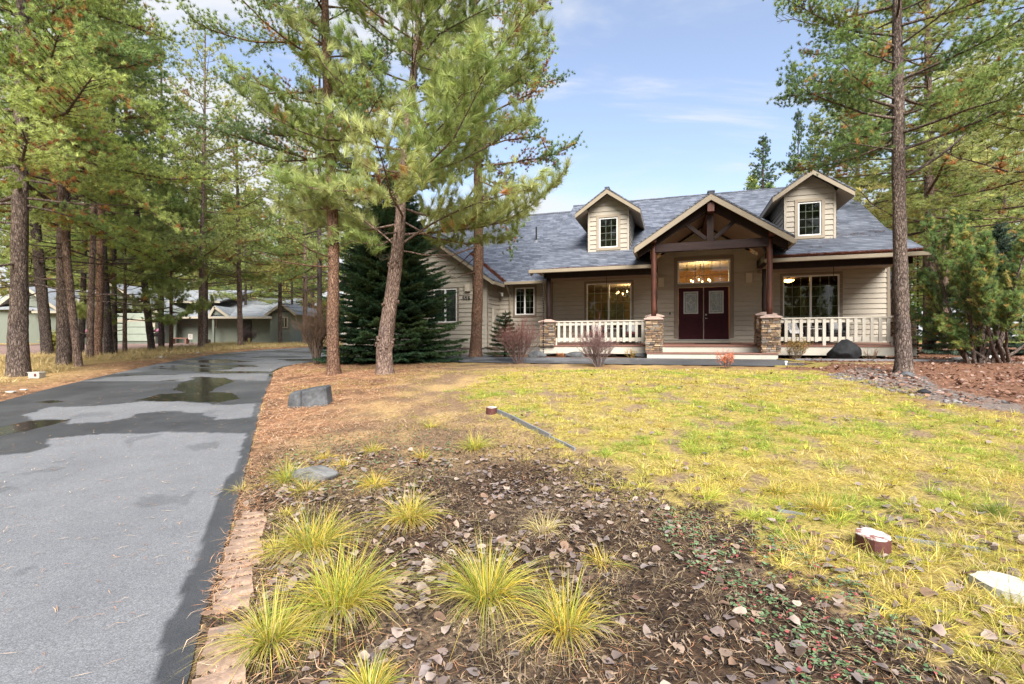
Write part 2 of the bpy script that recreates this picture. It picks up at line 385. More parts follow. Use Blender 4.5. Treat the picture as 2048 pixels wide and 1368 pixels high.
# ------------------------------------------------------------------ asphalt: driveway and front walkway
Z5 = lambda pts: poly_at([(x / 1.989, 680 + y / 1.989) for x, y in pts])
W_DRY = Z5([(90,305),(180,272),(380,262),(620,247),(800,247),(860,263),(1060,256),(1045,305),(860,322),(835,305),(740,292),(650,287),(560,297),(540,312),(430,330),(280,338),(265,322),(130,320)])
W_NEAR = Z5([(-900,480),(-200,480),(100,458),(190,432),(190,392),(420,372),(610,372),(820,372),(985,372),(975,400),(945,470),(965,472),(905,580),(870,650),(835,760),(790,860),(725,1010),(660,1180),(600,1368),(500,1800),(-900,1800)])
W_STAIN = Z5([(490,405),(540,385),(640,378),(600,395),(540,405),(520,428)])
PUD = [Z5(p) for p in ([(690,200),(720,172),(790,152),(900,152),(940,165),(880,185),(830,215),(760,212)], [(540,243),(640,218),(780,208),(930,212),(960,235),(880,250),(720,246),(620,250)],
       [(-80,372),(20,345),(120,325),(278,320),(200,345),(110,365),(0,385)], [(120,252),(200,243),(265,248),(200,256)], [(700,85),(900,78),(1010,88),(860,95)], [(820,105),(1000,100),(1040,108),(900,112)])]
W_CRACK = Z5([(0,402),(180,388),(400,368),(600,356),(800,362),(1000,372),(1010,376),(800,368),(600,363),(400,376),(180,396),(0,412)])
def wetness(X, Y):
    A = np.clip(.012 * Y, .02, .16); far = (Y > 11.5); wet = np.zeros_like(X); pud = np.zeros_like(X); NS = 5
    for k in range(NS):       # averaged over slightly different outlines, so that damp edges fray
        jx = A * (fbm(X * 2.6, Y * 2.6, 5) - .5) * 3 + A * .7 * (fbm(X * 14 + 7 * k, Y * 14 + 3 * k, 3) - .5); jy = A * 2 * (fbm(X * 2.2 + 31, Y * 1.6 + 7, 5) - .5) * 2 + A * 1.1 * (fbm(X * 14 + 9 * k, Y * 14 + 50 + 5 * k, 3) - .5); x, y = X + jx, Y + jy
        w = np.ones_like(X); w[pip(x, y, W_DRY)] = 0.10; w[pip(x, y, W_NEAR)] = 0.0; w[pip(x, y, W_STAIN)] = .35; w[pip(X + .5 * jx, Y + .5 * jy, W_CRACK)] = 1.1; wet += w / NS
        q = np.zeros_like(X)
        for p in PUD: q[pip(X + .35 * jx, Y + .35 * jy, p)] = 1
        pud += q / NS
    ds = fbm(X * .55 - 3, Y * .9 + 5, 4); wet = np.where(far & (wet > .5), np.clip(.9 - 1.3 * sstep(.46, .64, ds), .3, 1), wet)
    spots = (fbm(X * 1.7 + 60, Y * 1.7 + 13, 5) > .685) & (Y < 8) & (X < XE(Y) - .4); wet = np.where(spots, np.maximum(wet, .32), wet)
    s, t = to_s(X, Y), to_t(X, Y); path = (t > -5.9) & (s > -8.6) & (X > -1.4); wet = np.where(path, .25 + .6 * sstep(.52, .6, fbm(X * 1.1, Y * 1.6)), wet)
    ed = XE(Y) - X; wet = np.where((Y < 16) & (ed < .07 + .06 * fbm(X * 6, Y * 6)) & (Y > 1), np.maximum(wet, .8), wet)
    pud = np.maximum(pud, far * sstep(.62, .66, fbm(X * .5 + 11, Y * 1.7 + 3, 4)) * (wet > .5) * (1 - path))
    return wet, pud
def build_asphalt():
    m, N, L, bs = new_mat("asphalt")
    aw = N.new("ShaderNodeAttribute"); aw.attribute_name = "wet"; ap = N.new("ShaderNodeAttribute"); ap.attribute_name = "puddle"
    n = noise_node(N, L, .8, 6, .68); f = noise_node(N, L, 170, 2, .5); v = N.new("ShaderNodeTexVoronoi"); v.inputs["Scale"].default_value = 110
    g = N.new("ShaderNodeTexCoord"); L.new(g.outputs["Object"], v.inputs["Vector"])
    dry = ramp(N, L, n.outputs[0], [(.28, (.125, .13, .142)), (.5, (.16, .165, .176)), (.72, (.19, .195, .205))])
    dry = mixc(N, L, dry, ramp(N, L, f.outputs[0], [(.3, (.62, .62, .63)), (.55, (1, 1, 1)), (.74, (1.45, 1.43, 1.4))]))
    dry = mixc(N, L, dry, ramp(N, L, v.outputs["Color"], [(.1, (.8, .8, .8)), (.9, (1.15, 1.15, 1.15))]))
    wetc = mixc(N, L, ramp(N, L, n.outputs[0], [(.3, (.030, .032, .037)), (.7, (.075, .078, .086))]), ramp(N, L, f.outputs[0], [(.3, (.7, .7, .7)), (.7, (1.3, 1.3, 1.3))])); c = mixc(N, L, dry, wetc, aw.outputs["Fac"], 'MIX'); c = mixc(N, L, c, (.016, .016, .015), ap.outputs["Fac"], 'MIX')
    L.new(c, bs.inputs["Base Color"])
    r = N.new("ShaderNodeMapRange"); L.new(aw.outputs["Fac"], r.inputs[0]); r.inputs[3].default_value = .85; r.inputs[4].default_value = .42
    r2 = N.new("ShaderNodeMix"); r2.data_type = 'FLOAT'; L.new(ap.outputs["Fac"], r2.inputs[0]); L.new(r.outputs[0], r2.inputs[2]); r2.inputs[3].default_value = .16
    L.new(r2.outputs[0], bs.inputs["Roughness"])
    b = bump(N, L, bs, f.outputs[0], .5, .006); q = N.new("ShaderNodeMath"); q.operation = 'MULTIPLY_ADD'; L.new(ap.outputs["Fac"], q.inputs[0]); q.inputs[1].default_value = -.5; q.inputs[2].default_value = .5
    L.new(q.outputs[0], b.inputs["Strength"])
    V, F, W, P, n0 = [], [], [], [], 0
    def patch(X, Y):
        nonlocal n0
        r_, k = X.shape; Z = hz(X, Y) + .012 + .012 * (fbm(X * .8, Y * .8) - .5)
        V.append(np.stack([X, Y, Z], -1).reshape(-1, 3)); i = (np.arange(r_ - 1)[:, None] * k + np.arange(k - 1)[None, :]).ravel()
        F.append(np.stack([i, i + 1, i + k + 1, i + k], 1) + n0); w, p = wetness(X, Y); W.append(w.ravel()); P.append(p.ravel()); n0 += X.size
    y = [-1.0]
    while y[-1] < 16.8: y.append(min(16.8, y[-1] + .03 + .0035 * max(y[-1], 0)))
    y = np.array(y); u = np.linspace(0, 1, 150)
    jag = .035 * (fbm(y * 3, y * 0 + 3) - .5)
    xl, xe = XL(y), XE(y) + jag; patch(xl[:, None] + (xe - xl)[:, None] * u, np.repeat(y[:, None], 150, 1))
    y = np.arange(16.8, 31.01, .14); xl = XL(y); xr = np.interp(y, [16.8, 17.4, 20.5, 22, 31], [-3.4, -.9, -.7, -2, -7])
    patch(xl[:, None] + (xr - xl)[:, None] * u, np.repeat(y[:, None], 150, 1))
    s = np.arange(-9.4, 1.95, .07); t = np.linspace(-5.75, -4.08, 26); S, T = np.meshgrid(s, t)
    T = T + .05 * (fbm(S * 1.5, S * 0) - .5) * (T < -5.7); S = S + .55 * (S > 1.7) * np.interp(T, [-5.75, -5.2, -4.08], [.2, .9, 0]); X, Y = hs(S, T); patch(X, Y)
    V = np.concatenate(V); V[-X.size:, 2] += .004
    o = np_mesh("driveway", V, np.concatenate(F), m, None, None, True, None, {"wet": np.concatenate(W), "puddle": np.concatenate(P)})
    tag(o, kind='structure')
build_asphalt()
# ------------------------------------------------------------------ the house (local x along the front, y into the house, z above the camera foot)
TAU = 2 * math.pi
M_SIDE = mat_paint("siding_paint", (.385, .345, .285), .6, .08, 2.0, .15, 30, stretch=(1, 1, 6))
M_TRIM = mat_paint("trim_paint", (.205, .165, .125), .6, .06)
M_CREAM = mat_paint("cream_paint", (.50, .465, .40), .6, .07, 3, .1, 50)
M_FASC = mat_paint("fascia_paint", (.27, .225, .165), .5, .07)
M_SOFF = mat_paint("soffit_paint", (.30, .235, .17), .7, .08)
M_SCON = mat_paint("sconce_paint", (.52, .46, .37), .6, .06)
M_WHITE = mat_paint("white_vinyl", (.80, .80, .78), .35, .02)
M_DECK = mat_paint("deck_boards", (.26, .13, .10), .6, .2, 4, .2, 50, stretch=(.3, 6, 1))
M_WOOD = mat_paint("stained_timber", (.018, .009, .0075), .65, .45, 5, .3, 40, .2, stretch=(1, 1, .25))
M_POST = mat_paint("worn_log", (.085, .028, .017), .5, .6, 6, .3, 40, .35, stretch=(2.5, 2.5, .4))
M_DOOR = mat_paint("burgundy_door", (.036, .0045, .0085), .5, .12, 3, .04, 60, .12)
M_METAL = mat_paint("dull_metal", (.32, .31, .30), .35, .1); M_METAL.node_tree.nodes["Principled BSDF"].inputs["Metallic"].default_value = .7
M_BLACK = mat_paint("black_metal", (.02, .02, .02), .5, .1)
M_CONC = mat_paint("concrete", (.28, .26, .24), .9, .2, 6, .3)
M_STONE = mat_attr("ledge_stone", .85, 0, .2, .3, 9, .5, 30)
M_CAP = mat_paint("cap_stone", (.42, .31, .26), .8, .15, 8, .3)
M_INT = mat_attr("interior_finish", .8, 0, .2, .12, 2)
M_LEAD = mat_paint("leaded_glass_metal", (.42, .42, .40), .3, .1)

def mat_roof():
    m, N, L, bs = new_mat("shingles")
    g = N.new("ShaderNodeTexCoord"); sp = N.new("ShaderNodeSeparateXYZ"); L.new(g.outputs["Object"], sp.inputs[0])
    ad = N.new("ShaderNodeMath"); ad.operation = 'ADD'; L.new(sp.outputs[0], ad.inputs[0]); L.new(sp.outputs[1], ad.inputs[1])
    cb = N.new("ShaderNodeCombineXYZ"); L.new(ad.outputs[0], cb.inputs[0]); L.new(sp.outputs[2], cb.inputs[1])
    def brick(w, h, off):
        b = N.new("ShaderNodeTexBrick"); b.inputs["Scale"].default_value = 1; b.inputs["Brick Width"].default_value = w; b.inputs["Row Height"].default_value = h; b.inputs["Mortar Size"].default_value = .010
        b.inputs["Color1"].default_value = (.055, .066, .09, 1); b.inputs["Color2"].default_value = (.19, .212, .262, 1); b.inputs["Mortar"].default_value = (.025, .027, .035, 1); b.offset = off; b.inputs["Bias"].default_value = 0
        L.new(cb.outputs[0], b.inputs["Vector"]); return b
    b1 = brick(.34, .085, .37); b2 = brick(.23, .085, .61)
    n = noise_node(N, L, 1.2, 4); f = noise_node(N, L, 60, 3)
    c = mixc(N, L, b1.outputs[0], b2.outputs[0], .30, 'MIX')
    c = mixc(N, L, c, ramp(N, L, n.outputs[0], [(.3, (.95, .95, .96)), (.7, (1.06, 1.05, 1.04))])); c = mixc(N, L, c, ramp(N, L, f.outputs[0], [(.3, (.75, .75, .75)), (.7, (1.2, 1.2, 1.2))]))
    L.new(c, bs.inputs["Base Color"]); bs.inputs["Roughness"].default_value = .75; bs.inputs["Specular IOR Level"].default_value = .35
    bump(N, L, bs, c, .8, .03); return m
M_ROOF = mat_roof()

def mat_glass(name, tint, gl=.10, rough=.02):
    m, N, L, bs = new_mat(name); N.remove(bs)
    t = N.new("ShaderNodeBsdfTransparent"); t.inputs[0].default_value = (*tint, 1); r = N.new("ShaderNodeBsdfGlossy"); r.inputs["Roughness"].default_value = rough
    f = N.new("ShaderNodeFresnel"); f.inputs[0].default_value = 1.4; k = N.new("ShaderNodeMath"); k.operation = 'MULTIPLY_ADD'; L.new(f.outputs[0], k.inputs[0]); k.inputs[1].default_value = 1.0; k.inputs[2].default_value = gl
    x = N.new("ShaderNodeMixShader"); L.new(k.outputs[0], x.inputs[0]); L.new(t.outputs[0], x.inputs[1]); L.new(r.outputs[0], x.inputs[2]); L.new(x.outputs[0], N["Material Output"].inputs[0])
    return m
M_GLASS = mat_glass("window_glass", (.78, .80, .78), .02)
M_FROST = mat_paint("bevelled_glass", (.20, .22, .21), .12, .35, 14, .5, 24, .8)
def mat_glow(name, col, s):
    m, N, L, bs = new_mat(name); bs.inputs["Base Color"].default_value = (*col, 1); bs.inputs["Emission Color"].default_value = (*col, 1); bs.inputs["Emission Strength"].default_value = s; return m
M_BULB = mat_glow("lamp_glow", (1, .60, .22), 9)

house = empty("house", (HX, HY, 0), -TH, "tan clapboard house with twin dormers, gabled timber entry and burgundy double doors", "house")
z_ = lambda v: v + E            # heights are measured from eye level

def siding(mb, a, b, z0, z1, y, holes=(), lim=None, course=.185, out=-1, axis='x', col=(1, 1, 1)):
    """lapped boards on a wall facing -y (axis x) or +x/-x (axis y, out = side)"""
    zs = {z0, z1}
    for h in holes: zs |= {h[2], h[3]}
    k = z0; GRV = .025
    while k < z1: zs.add(round(k, 4)); zs.add(round(k + GRV, 4)); k += course
    zs = sorted(v for v in zs if z0 - 1e-6 <= v <= z1 + 1e-6)
    def P(s, z, o):
        return (s, y + out * o, z) if axis == 'x' else (y + out * o, s, z)
    for za, zb in zip(zs[:-1], zs[1:]):
        if zb - za < .004: continue
        row = math.floor((za - z0) / course + 1e-4); zr = z0 + row * course
        oa = .036 - .022 * (za - zr) / course; ob = .036 - .022 * (zb - zr) / course
        if zb - zr <= GRV + 1e-3: oa = ob = .002
        iv = [(a, b)]
        if lim:
            l0 = lim(za); l1 = lim(zb); iv = [(max(a, l0[0]), min(b, l0[1]), max(a, l1[0]), min(b, l1[1]))]
            if iv[0][3] - iv[0][2] < .01: continue
        for h in holes:
            if h[2] <= za + 1e-6 and h[3] >= zb - 1e-6:
                new = []
                for q in iv:
                    if h[1] <= q[0] or h[0] >= q[1]: new.append(q); continue
                    if h[0] > q[0]: new.append((q[0], h[0]))
                    if h[1] < q[1]: new.append((h[1], q[1]))
                iv = new
        for q in iv:
            q = q if len(q) == 4 else (q[0], q[1], q[0], q[1])
            mb.poly([P(q[0], za, oa), P(q[1], za, oa), P(q[3], zb, ob), P(q[2], zb, ob)], col)
            if abs(za - zr - GRV) < 1e-3: mb.poly([P(q[0], za, 0), P(q[1], za, 0), P(q[1], za, oa), P(q[0], za, oa)], col)

def frame(mb, a, b, z0, z1, w, y0, y1, col=(1, 1, 1), bot=True):
    mb.box(a, y0, z0 + (w if bot else 0), a + w, y1, z1 - w, col); mb.box(b - w, y0, z0 + (w if bot else 0), b, y1, z1 - w, col); mb.box(a, y0, z1 - w, b, y1, z1, col)
    if bot: mb.box(a, y0, z0, b, y1, z0 + w, col)

def window(parent, a, b, z0, z1, y, cols, rows, split=False, trim=.10, glass=None, name="window", grid_l=True, blind=False):
    w = MB(); fw = .05; frame(w, a, b, z0, z1, fw, y - .045, y + .06)
    spans = [(a + fw, b - fw)]
    if split:
        mid = (a + b) / 2; w.box(mid - .035, y - .04, z0 + fw, mid + .035, y + .055, z1 - fw); spans = [(a + fw, mid - .035), (mid + .035, b - fw)]
    for i, (p, q) in enumerate(spans):
        for k in range(1, cols): x = p + (q - p) * k / cols; w.box(x - .009, y + .012, z0 + fw, x + .009, y + .022, z1 - fw)
        for k in range(1, rows):
            zz = z0 + fw + (z1 - z0 - 2 * fw) * k / rows; w.box(p, y + .010, zz - .009, q, y + .020, zz + .009)
    f = w.build(name, M_WHITE, parent)
    g = MB()
    for p, q in spans: g.box(p - .004, y - .004, z0 + fw - .004, q + .004, y + .004, z1 - fw + .004)
    g.build("pane", glass or M_GLASS, f)
    if trim:
        t = MB(); frame(t, a - trim, b + trim, z0 - trim, z1 + trim * 1.1, trim + .004, y - .062, y - .002); t.build("trim", M_TRIM, f)
    if blind:
        t = MB()
        for k in range(int((z1 - z0 - .1) / .05)): t.box(a + .06, y + .03, z0 + .07 + k * .05, b - .06, y + .035, z0 + .107 + k * .05, (.62, .68, .66))
        t.build("blind", M_INT, f)
    return f

def room(a, b, y0, y1, z0, z1, wall, floor=(.10, .06, .04), ceil=(.45, .38, .28), name="interior"):
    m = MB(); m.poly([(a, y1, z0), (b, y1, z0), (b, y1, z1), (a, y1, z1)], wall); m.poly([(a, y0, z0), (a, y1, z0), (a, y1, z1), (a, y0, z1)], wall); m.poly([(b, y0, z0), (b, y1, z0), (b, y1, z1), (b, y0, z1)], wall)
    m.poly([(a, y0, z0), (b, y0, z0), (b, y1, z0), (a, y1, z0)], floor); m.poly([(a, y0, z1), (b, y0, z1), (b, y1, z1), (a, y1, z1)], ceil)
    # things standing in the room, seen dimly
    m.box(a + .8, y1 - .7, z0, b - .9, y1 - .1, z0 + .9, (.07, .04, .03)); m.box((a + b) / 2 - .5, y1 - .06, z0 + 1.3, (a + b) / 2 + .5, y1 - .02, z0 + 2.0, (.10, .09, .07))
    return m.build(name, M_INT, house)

# ---- front wall with openings
DK = z_(.04)
LW = (-4.64, -2.78, z_(.62), z_(2.54)); RW = (2.77, 4.63, z_(.62), z_(2.55)); TW = (-.98, .95, z_(2.385), z_(3.305)); DR = (-.95, .91, DK + .13, z_(2.23)); SW = (-7.81, -6.91, z_(1.28), z_(2.48))
w = MB()
ent = lambda z: (-(z_(4.62) - z) / .66, (z_(4.62) - z) / .66)
siding(w, -6.17, 6.17, DK + .10, z_(2.76), 0, [LW, RW, (DR[0], DR[1], DK, DR[3]), TW])
siding(w, -2.1, 2.1, z_(2.76), z_(4.62), 0, [TW], ent)
siding(w, -8.56, -6.17, z_(-.12), z_(2.66), 0.02, [SW])
siding(w, 0.05, 8.0, z_(-.12), z_(2.76), 6.17, out=1, axis='y')
w.build("siding", M_SIDE, house)
for x in (-6.17, 6.08): w = MB(); w.box(x, -.05, DK + .012, x + .09, .0, z_(2.74)); w.build("corner_board", M_TRIM, house)
w = MB()
w.box(-1.12, -.056, DK + .2, -.96, -.0, DR[3] + .16); w.box(.92, -.056, DK + .2, 1.08, 0, DR[3] + .16); w.box(-1.12, -.057, TW[3] + .02, 1.08, 0, TW[3] + .15); w.box(-1.12, -.057, DR[3] + .16, -.99, 0, TW[3] + .02); w.box(.96, -.057, DR[3] + .16, 1.08, 0, TW[3] + .02); w.box(-.98, -.054, DR[3] + .02, .95, 0, TW[2] - .002)
w.build("door_trim", M_TRIM, house)
w = MB(); w.box(-6.17, -.04, DK + .012, 6.17, .0, DK + .10); w.build("skirt_board", M_SIDE, house)

# ---- rooms behind the glass and the lit lamps in them
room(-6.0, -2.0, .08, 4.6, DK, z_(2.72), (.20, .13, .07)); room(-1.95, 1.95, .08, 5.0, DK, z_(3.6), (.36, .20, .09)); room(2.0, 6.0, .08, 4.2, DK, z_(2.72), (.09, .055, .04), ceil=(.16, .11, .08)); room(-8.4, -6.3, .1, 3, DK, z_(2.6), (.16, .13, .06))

def bulbs(name, s, t, z, spec, label, cat, ring=.42, arms=6, watts=26):
    o = empty(name, (*hs(s, t), z), -TH, label, cat)
    m = MB(); m.tube([(0, 0, .12), (0, 0, spec)], .012, 5); m.lathe([(.03, -.16), (.05, -.05), (.03, .12)], n=8)
    for k in range(arms):
        a = TAU * k / arms + .3; x, y = ring * math.cos(a), ring * math.sin(a); m.tube([(0, 0, -.12), (x * .5, y * .5, -.2), (x, y, -.12), (x, y, -.05)], .01, 5)
    m.build("arms", M_BLACK, o)
    for k in range(arms):
        a = TAU * k / arms + .3; b = MB(); b.lathe([(.010, -.04), (.022, -.015), (.025, .015), (.008, .06)], (ring * math.cos(a), ring * math.sin(a)), 8); b.build("bulb", M_BULB, o)
    l = bpy.data.lights.new("lamp_light", 'POINT'); l.energy = watts; l.color = (1, .68, .34); l.shadow_soft_size = .3; lo = bpy.data.objects.new("lamp_light", l); link(lo, o); lo.location = (0, 0, .1)
    return o
bulbs("chandelier", -3.15, 2.3, z_(2.34), .36, "candle chandelier glowing behind the left porch window", "chandelier", .5, 7)
bulbs("chandelier", .0, 2.6, z_(2.80), .75, "candle chandelier glowing behind the transom above the double doors", "chandelier", .42, 6, 70)
o = empty("ceiling_light", (*hs(3.35, 2.0), z_(2.62)), -TH, "glowing amber ceiling light behind the right porch window", "ceiling light")
m = MB(); m.lathe([(.02, -.1), (.16, -.06), (.22, .0), (.2, .02)], n=14); m.build("shade", mat_glow("amber_glass", (1, .55, .15), 6), o); m = MB(); m.lathe([(.08, .02), (.08, .1)], n=10); m.build("mount", M_BLACK, o)

# ---- windows and doors
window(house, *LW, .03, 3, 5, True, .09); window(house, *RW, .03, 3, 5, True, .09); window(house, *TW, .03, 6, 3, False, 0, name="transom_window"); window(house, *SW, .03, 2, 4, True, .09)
def door(a, b, hinge):
    d = MB(); y0, y1 = .02, .065; z0, z1 = DR[2] + .02, DR[3]; gx0, gx1 = a + .19, b - .19; gz0, gz1 = z0 + 1.02, z1 - .16
    d.box(a, y0, z0, gx0, y1, z1); d.box(gx1, y0, z0, b, y1, z1); d.box(gx0, y0, z0, gx1, y1, gz0); d.box(gx0, y0, gz1, gx1, y1, z1)
    mid = (a + b) / 2
    for p, q in ((a + .15, mid - .06), (mid + .06, b - .15)):
        frame(d, p, q, z0 + .22, z0 + .86, .03, y0 - .012, y0 + .01); d.box(p + .06, y0 - .010, z0 + .28, q - .06, y0 + .01, z0 + .80)
    o = d.build("front_door", M_DOOR, house)
    g = MB(); g.box(gx0 + .035, .03, gz0 + .035, gx1 - .035, .05, gz1 - .035); g.build("glass", M_FROST, o)
    g = MB(); frame(g, gx0 - .01, gx1 + .01, gz0 - .01, gz1 + .01, .045, .004, .03)
    frame(g, gx0 + .09, gx1 - .09, gz0 + .09, gz1 - .09, .012, .018, .031)
    cx_, cz = mid, (gz0 + gz1) / 2
    for sx_ in (1, -1):
        for p, q in (((0, .21), (.075, 0)), ((.075, 0), (0, -.21)), ((0, .10), (.13, .0)), ((.13, 0), (0, -.10)), ((.13, 0), (.17, .05)), ((.13, 0), (.17, -.05))):
            g.bar((cx_ + sx_ * p[0], .024, cz + p[1]), (cx_ + sx_ * q[0], .024, cz + q[1]), .012, .012, up=(0, 1, 0))
    g.build("leaded_frame", M_LEAD, o)
    return o
door(-.94, -.03, 0); od = door(.005, .90, 1)
m = MB(); m.tube([(.075, .02, DR[2] + .98), (.075, -.03, DR[2] + .98)], .03, 10); m.tube([(.075, -.03, DR[2] + .98), (.075, -.07, DR[2] + .98)], [.035, .028], 10); m.build("deadbolt", M_METAL, od); m = MB(); m.tube([(.075, .02, DR[2] + .84), (.075, -.02, DR[2] + .84)], .026, 10); m.tube([(.075, -.02, DR[2] + .84), (.14, -.045, DR[2] + .83)], .014, 6); m.build("handle", M_METAL, od)
m = MB(); m.box(-.03, .0, DR[2], .005, .07, DR[3]); m.build("mullion", M_FASC, house)
m = MB(); m.box(-.97, -.06, DK + .10, .93, .07, DR[2] + .015); m.build("threshold", M_METAL, house)
for s0, s1, za, zb in ((-1.72, -1.50, 2.30, 2.66), (1.50, 1.72, 2.33, 2.69)):
    m = MB(); m.box(s0, -.13, z_(za), s1, -.03, z_(zb)); m.box(s0 - .01, -.14, z_(zb), s1 + .01, -.02, z_(zb) + .02); m.build("wall_sconce", M_SCON, house, bevel=.008)
m = MB(); m.box(-1.30, -.05, z_(1.18), -1.25, -.02, z_(1.28)); m.build("doorbell", M_BLACK, house)

# ---- deck, steps
m = MB(); tp = lambda s0, s1: m.hexa([(s0, -2.9, z_(-.085)), (s1, -2.9, z_(-.085)), (s1, 0, z_(0)), (s0, 0, z_(0)), (s0, -2.9, z_(-.05)), (s1, -2.9, z_(-.05)), (s1, 0, z_(.04)), (s0, 0, z_(.04))])
tp(-5.95, 5.9)
m.box(-1.5, -3.7, z_(-.315), 1.5, -2.9, z_(-.28)); m.box(-1.98, -4.02, z_(-.318), 1.93, -3.3, z_(-.282)); m.build("deck", M_DECK, house)
m = MB(); m.box(-5.92, -2.87, z_(-.35), -1.42, -2.83, z_(-.087)); m.box(1.42, -2.87, z_(-.36), 5.88, -2.83, z_(-.087)); m.box(-1.42, -2.86, z_(-.285), 1.42, -2.82, z_(-.087)); m.box(-1.96, -3.99, z_(-.47), 1.91, -3.95, z_(-.32)); m.box(-1.96, -3.95, z_(-.47), -1.92, -2.9, z_(-.32)); m.box(1.87, -3.95, z_(-.47), 1.91, -2.9, z_(-.32)); m.box(5.84, -2.83, z_(-.4), 5.88, 0, z_(-.087))
m.build("deck_fascia", M_CREAM, house)
m = MB(); m.box(-6.1, .0, z_(-.7), 6.1, .06, z_(.03)); m.box(-8.55, .03, z_(-.7), -6.1, .09, z_(-.12)); m.box(-5.6, -1.0, z_(-.7), 5.6, -.9, z_(-.09)); m.build("foundation", M_CONC, house)

# ---- stone pillars, posts
rs = random.Random(3)
def pillar(s, t, wd, z0, z1, seed):
    r = random.Random(seed); m = MB(); z = z0
    tones = [(.30, .20, .12), (.22, .15, .10), (.34, .25, .17), (.17, .12, .09), (.25, .22, .19), (.40, .30, .20), (.12, .095, .08)]
    h2 = wd / 2; m.box(s - h2 + .045, t - h2 + .045, z0, s + h2 - .045, t + h2 - .045, z1, (.05, .04, .035))
    while z < z1 - .01:
        h = min(r.uniform(.03, .075), z1 - z)
        for side in range(4):
            x = -h2 + r.uniform(-.0, .02)
            while x < h2 - .02:
                L_ = min(r.uniform(.08, .24), h2 - x); o = r.uniform(-.012, .018); c = r.choice(tones); k = r.uniform(.75, 1.2); c = tuple(v * k for v in c); e = .004
                if side == 0: m.box(s + x + e, t - h2 - o, z + e, s + x + L_ - e, t - h2 + .06, z + h - e, c)
                elif side == 1: m.box(s + x + e, t + h2 - .06, z + e, s + x + L_ - e, t + h2 + o, z + h - e, c)
                elif side == 2: m.box(s - h2 - o, t + x + e, z + e, s - h2 + .06, t + x + L_ - e, z + h - e, c)
                else: m.box(s + h2 - .06, t + x + e, z + e, s + h2 + o, t + x + L_ - e, z + h - e, c)
                x += L_
        z += h
    o = m.build("stone_pillar", M_STONE, house, bevel=.006)
    c = MB(); q = h2 + .045; c.box(s - q, t - q, z1, s + q, t + q, z1 + .05)
    P = [(s - q, t - q, z1 + .05), (s + q, t - q, z1 + .05), (s + q, t + q, z1 + .05), (s - q, t + q, z1 + .05)]; k = .09; R = [(s - k, t - k, z1 + .13), (s + k, t - k, z1 + .13), (s + k, t + k, z1 + .13), (s - k, t + k, z1 + .13)]
    c.hexa(P + R); c.build("cap", M_CAP, o, bevel=.01)
def post(s, t, z0, z1, w_=.085, mat=None):
    r = random.Random(int(s * 100)); n = 9; m = MB()
    m.tube([(s + r.uniform(-.006, .006), t, z0 + (z1 - z0) * k / n) for k in range(n + 1)], [w_ * r.uniform(.95, 1.05) for k in range(n + 1)], 10); m.build("post", mat or M_POST, house, smooth=True)
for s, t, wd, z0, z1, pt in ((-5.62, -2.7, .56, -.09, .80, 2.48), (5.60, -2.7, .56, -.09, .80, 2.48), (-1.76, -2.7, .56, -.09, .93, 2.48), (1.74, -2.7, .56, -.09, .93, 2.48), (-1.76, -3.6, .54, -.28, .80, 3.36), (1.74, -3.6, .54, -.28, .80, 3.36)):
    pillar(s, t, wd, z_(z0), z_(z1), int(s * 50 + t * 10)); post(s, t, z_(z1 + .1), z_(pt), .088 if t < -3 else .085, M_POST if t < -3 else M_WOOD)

# ---- railings
def railing(a, b, n, pl=()):
    y = -2.7; m = MB(); m.box(a, y - .07, z_(.815), b, y + .07, z_(.855)); m.box(a, y - .02, z_(.69), b, y + .02, z_(.80)); m.box(a, y - .02, z_(.10), b, y + .02, z_(.23))
    for k in range(n):
        x = a + (b - a) * (k + .6) / (n + .2); m.box(x - .045, y - .06, z_(-.05 if k in pl else .07), x + .045, y - .021, z_(.80))
    for x in (a + .03, b - .03): m.box(x - .03, y - .035, z_(-.05), x + .03, y - .021, z_(.12))
    m.build("railing", M_CREAM, house)
railing(-5.34, -2.04, 15); railing(2.02, 5.32, 15, (6,))

# ---- roofs
zm = lambda t: 2.75 + .43 * (t + 3.2)
m = MB(); R = lambda pts: m.prism([(s, t, z_(zz)) for s, t, zz in pts], .10)
ze = lambda s: 4.82 - .66 * abs(s)
ti = lambda s: (ze(s) - 2.75) / .43 - 3.2
R([(-6.24, -3.2, 2.75), (-1.85, -3.2, 2.75), (-1.85, ti(1.85), zm(ti(1.85))), (-.95, .2, 4.21), (-6.24, .2, 4.21)])
R([(1.85, -3.2, 2.75), (6.1, -3.2, 2.75), (6.1, .2, 4.21), (.95, .2, 4.21), (1.85, ti(1.85), zm(ti(1.85)))])
R([(-6.24, .2, 4.21), (-.95, .2, 4.21), (0, 1.22, 4.835), (.95, .2, 4.21), (6.1, .2, 4.21), (6.1, 5.35, 7.37), (-6.24, 5.35, 7.37)])
R([(6.1, 5.35, 7.37), (6.1, 14, 2.6), (-6.24, 14, 2.6), (-6.24, 5.35, 7.37)])
m.box(-6.24, 5.27, z_(7.33), 6.1, 5.43, z_(7.40))
roof = m.build("roof", M_ROOF, house)
for a, b in ((-6.24, -1.70), (1.66, 6.12)): m = MB(); m.box(a, -3.29, z_(2.61), b, -3.19, z_(2.735)); m.build("gutter", M_FASC, house, bevel=.012)
for s in (-6.20, 6.06):   # boards under the rakes of the main roof
    m = MB(); m.bar((s, -3.1, z_(2.62)), (s, .2, z_(4.04)), .04, .16); m.bar((s, .2, z_(4.04)), (s, 5.35, z_(7.2)), .04, .16); m.bar((s, 5.35, z_(7.2)), (s, 13.9, z_(2.5)), .04, .16); m.build("rake_board", M_FASC, house)
m = MB()
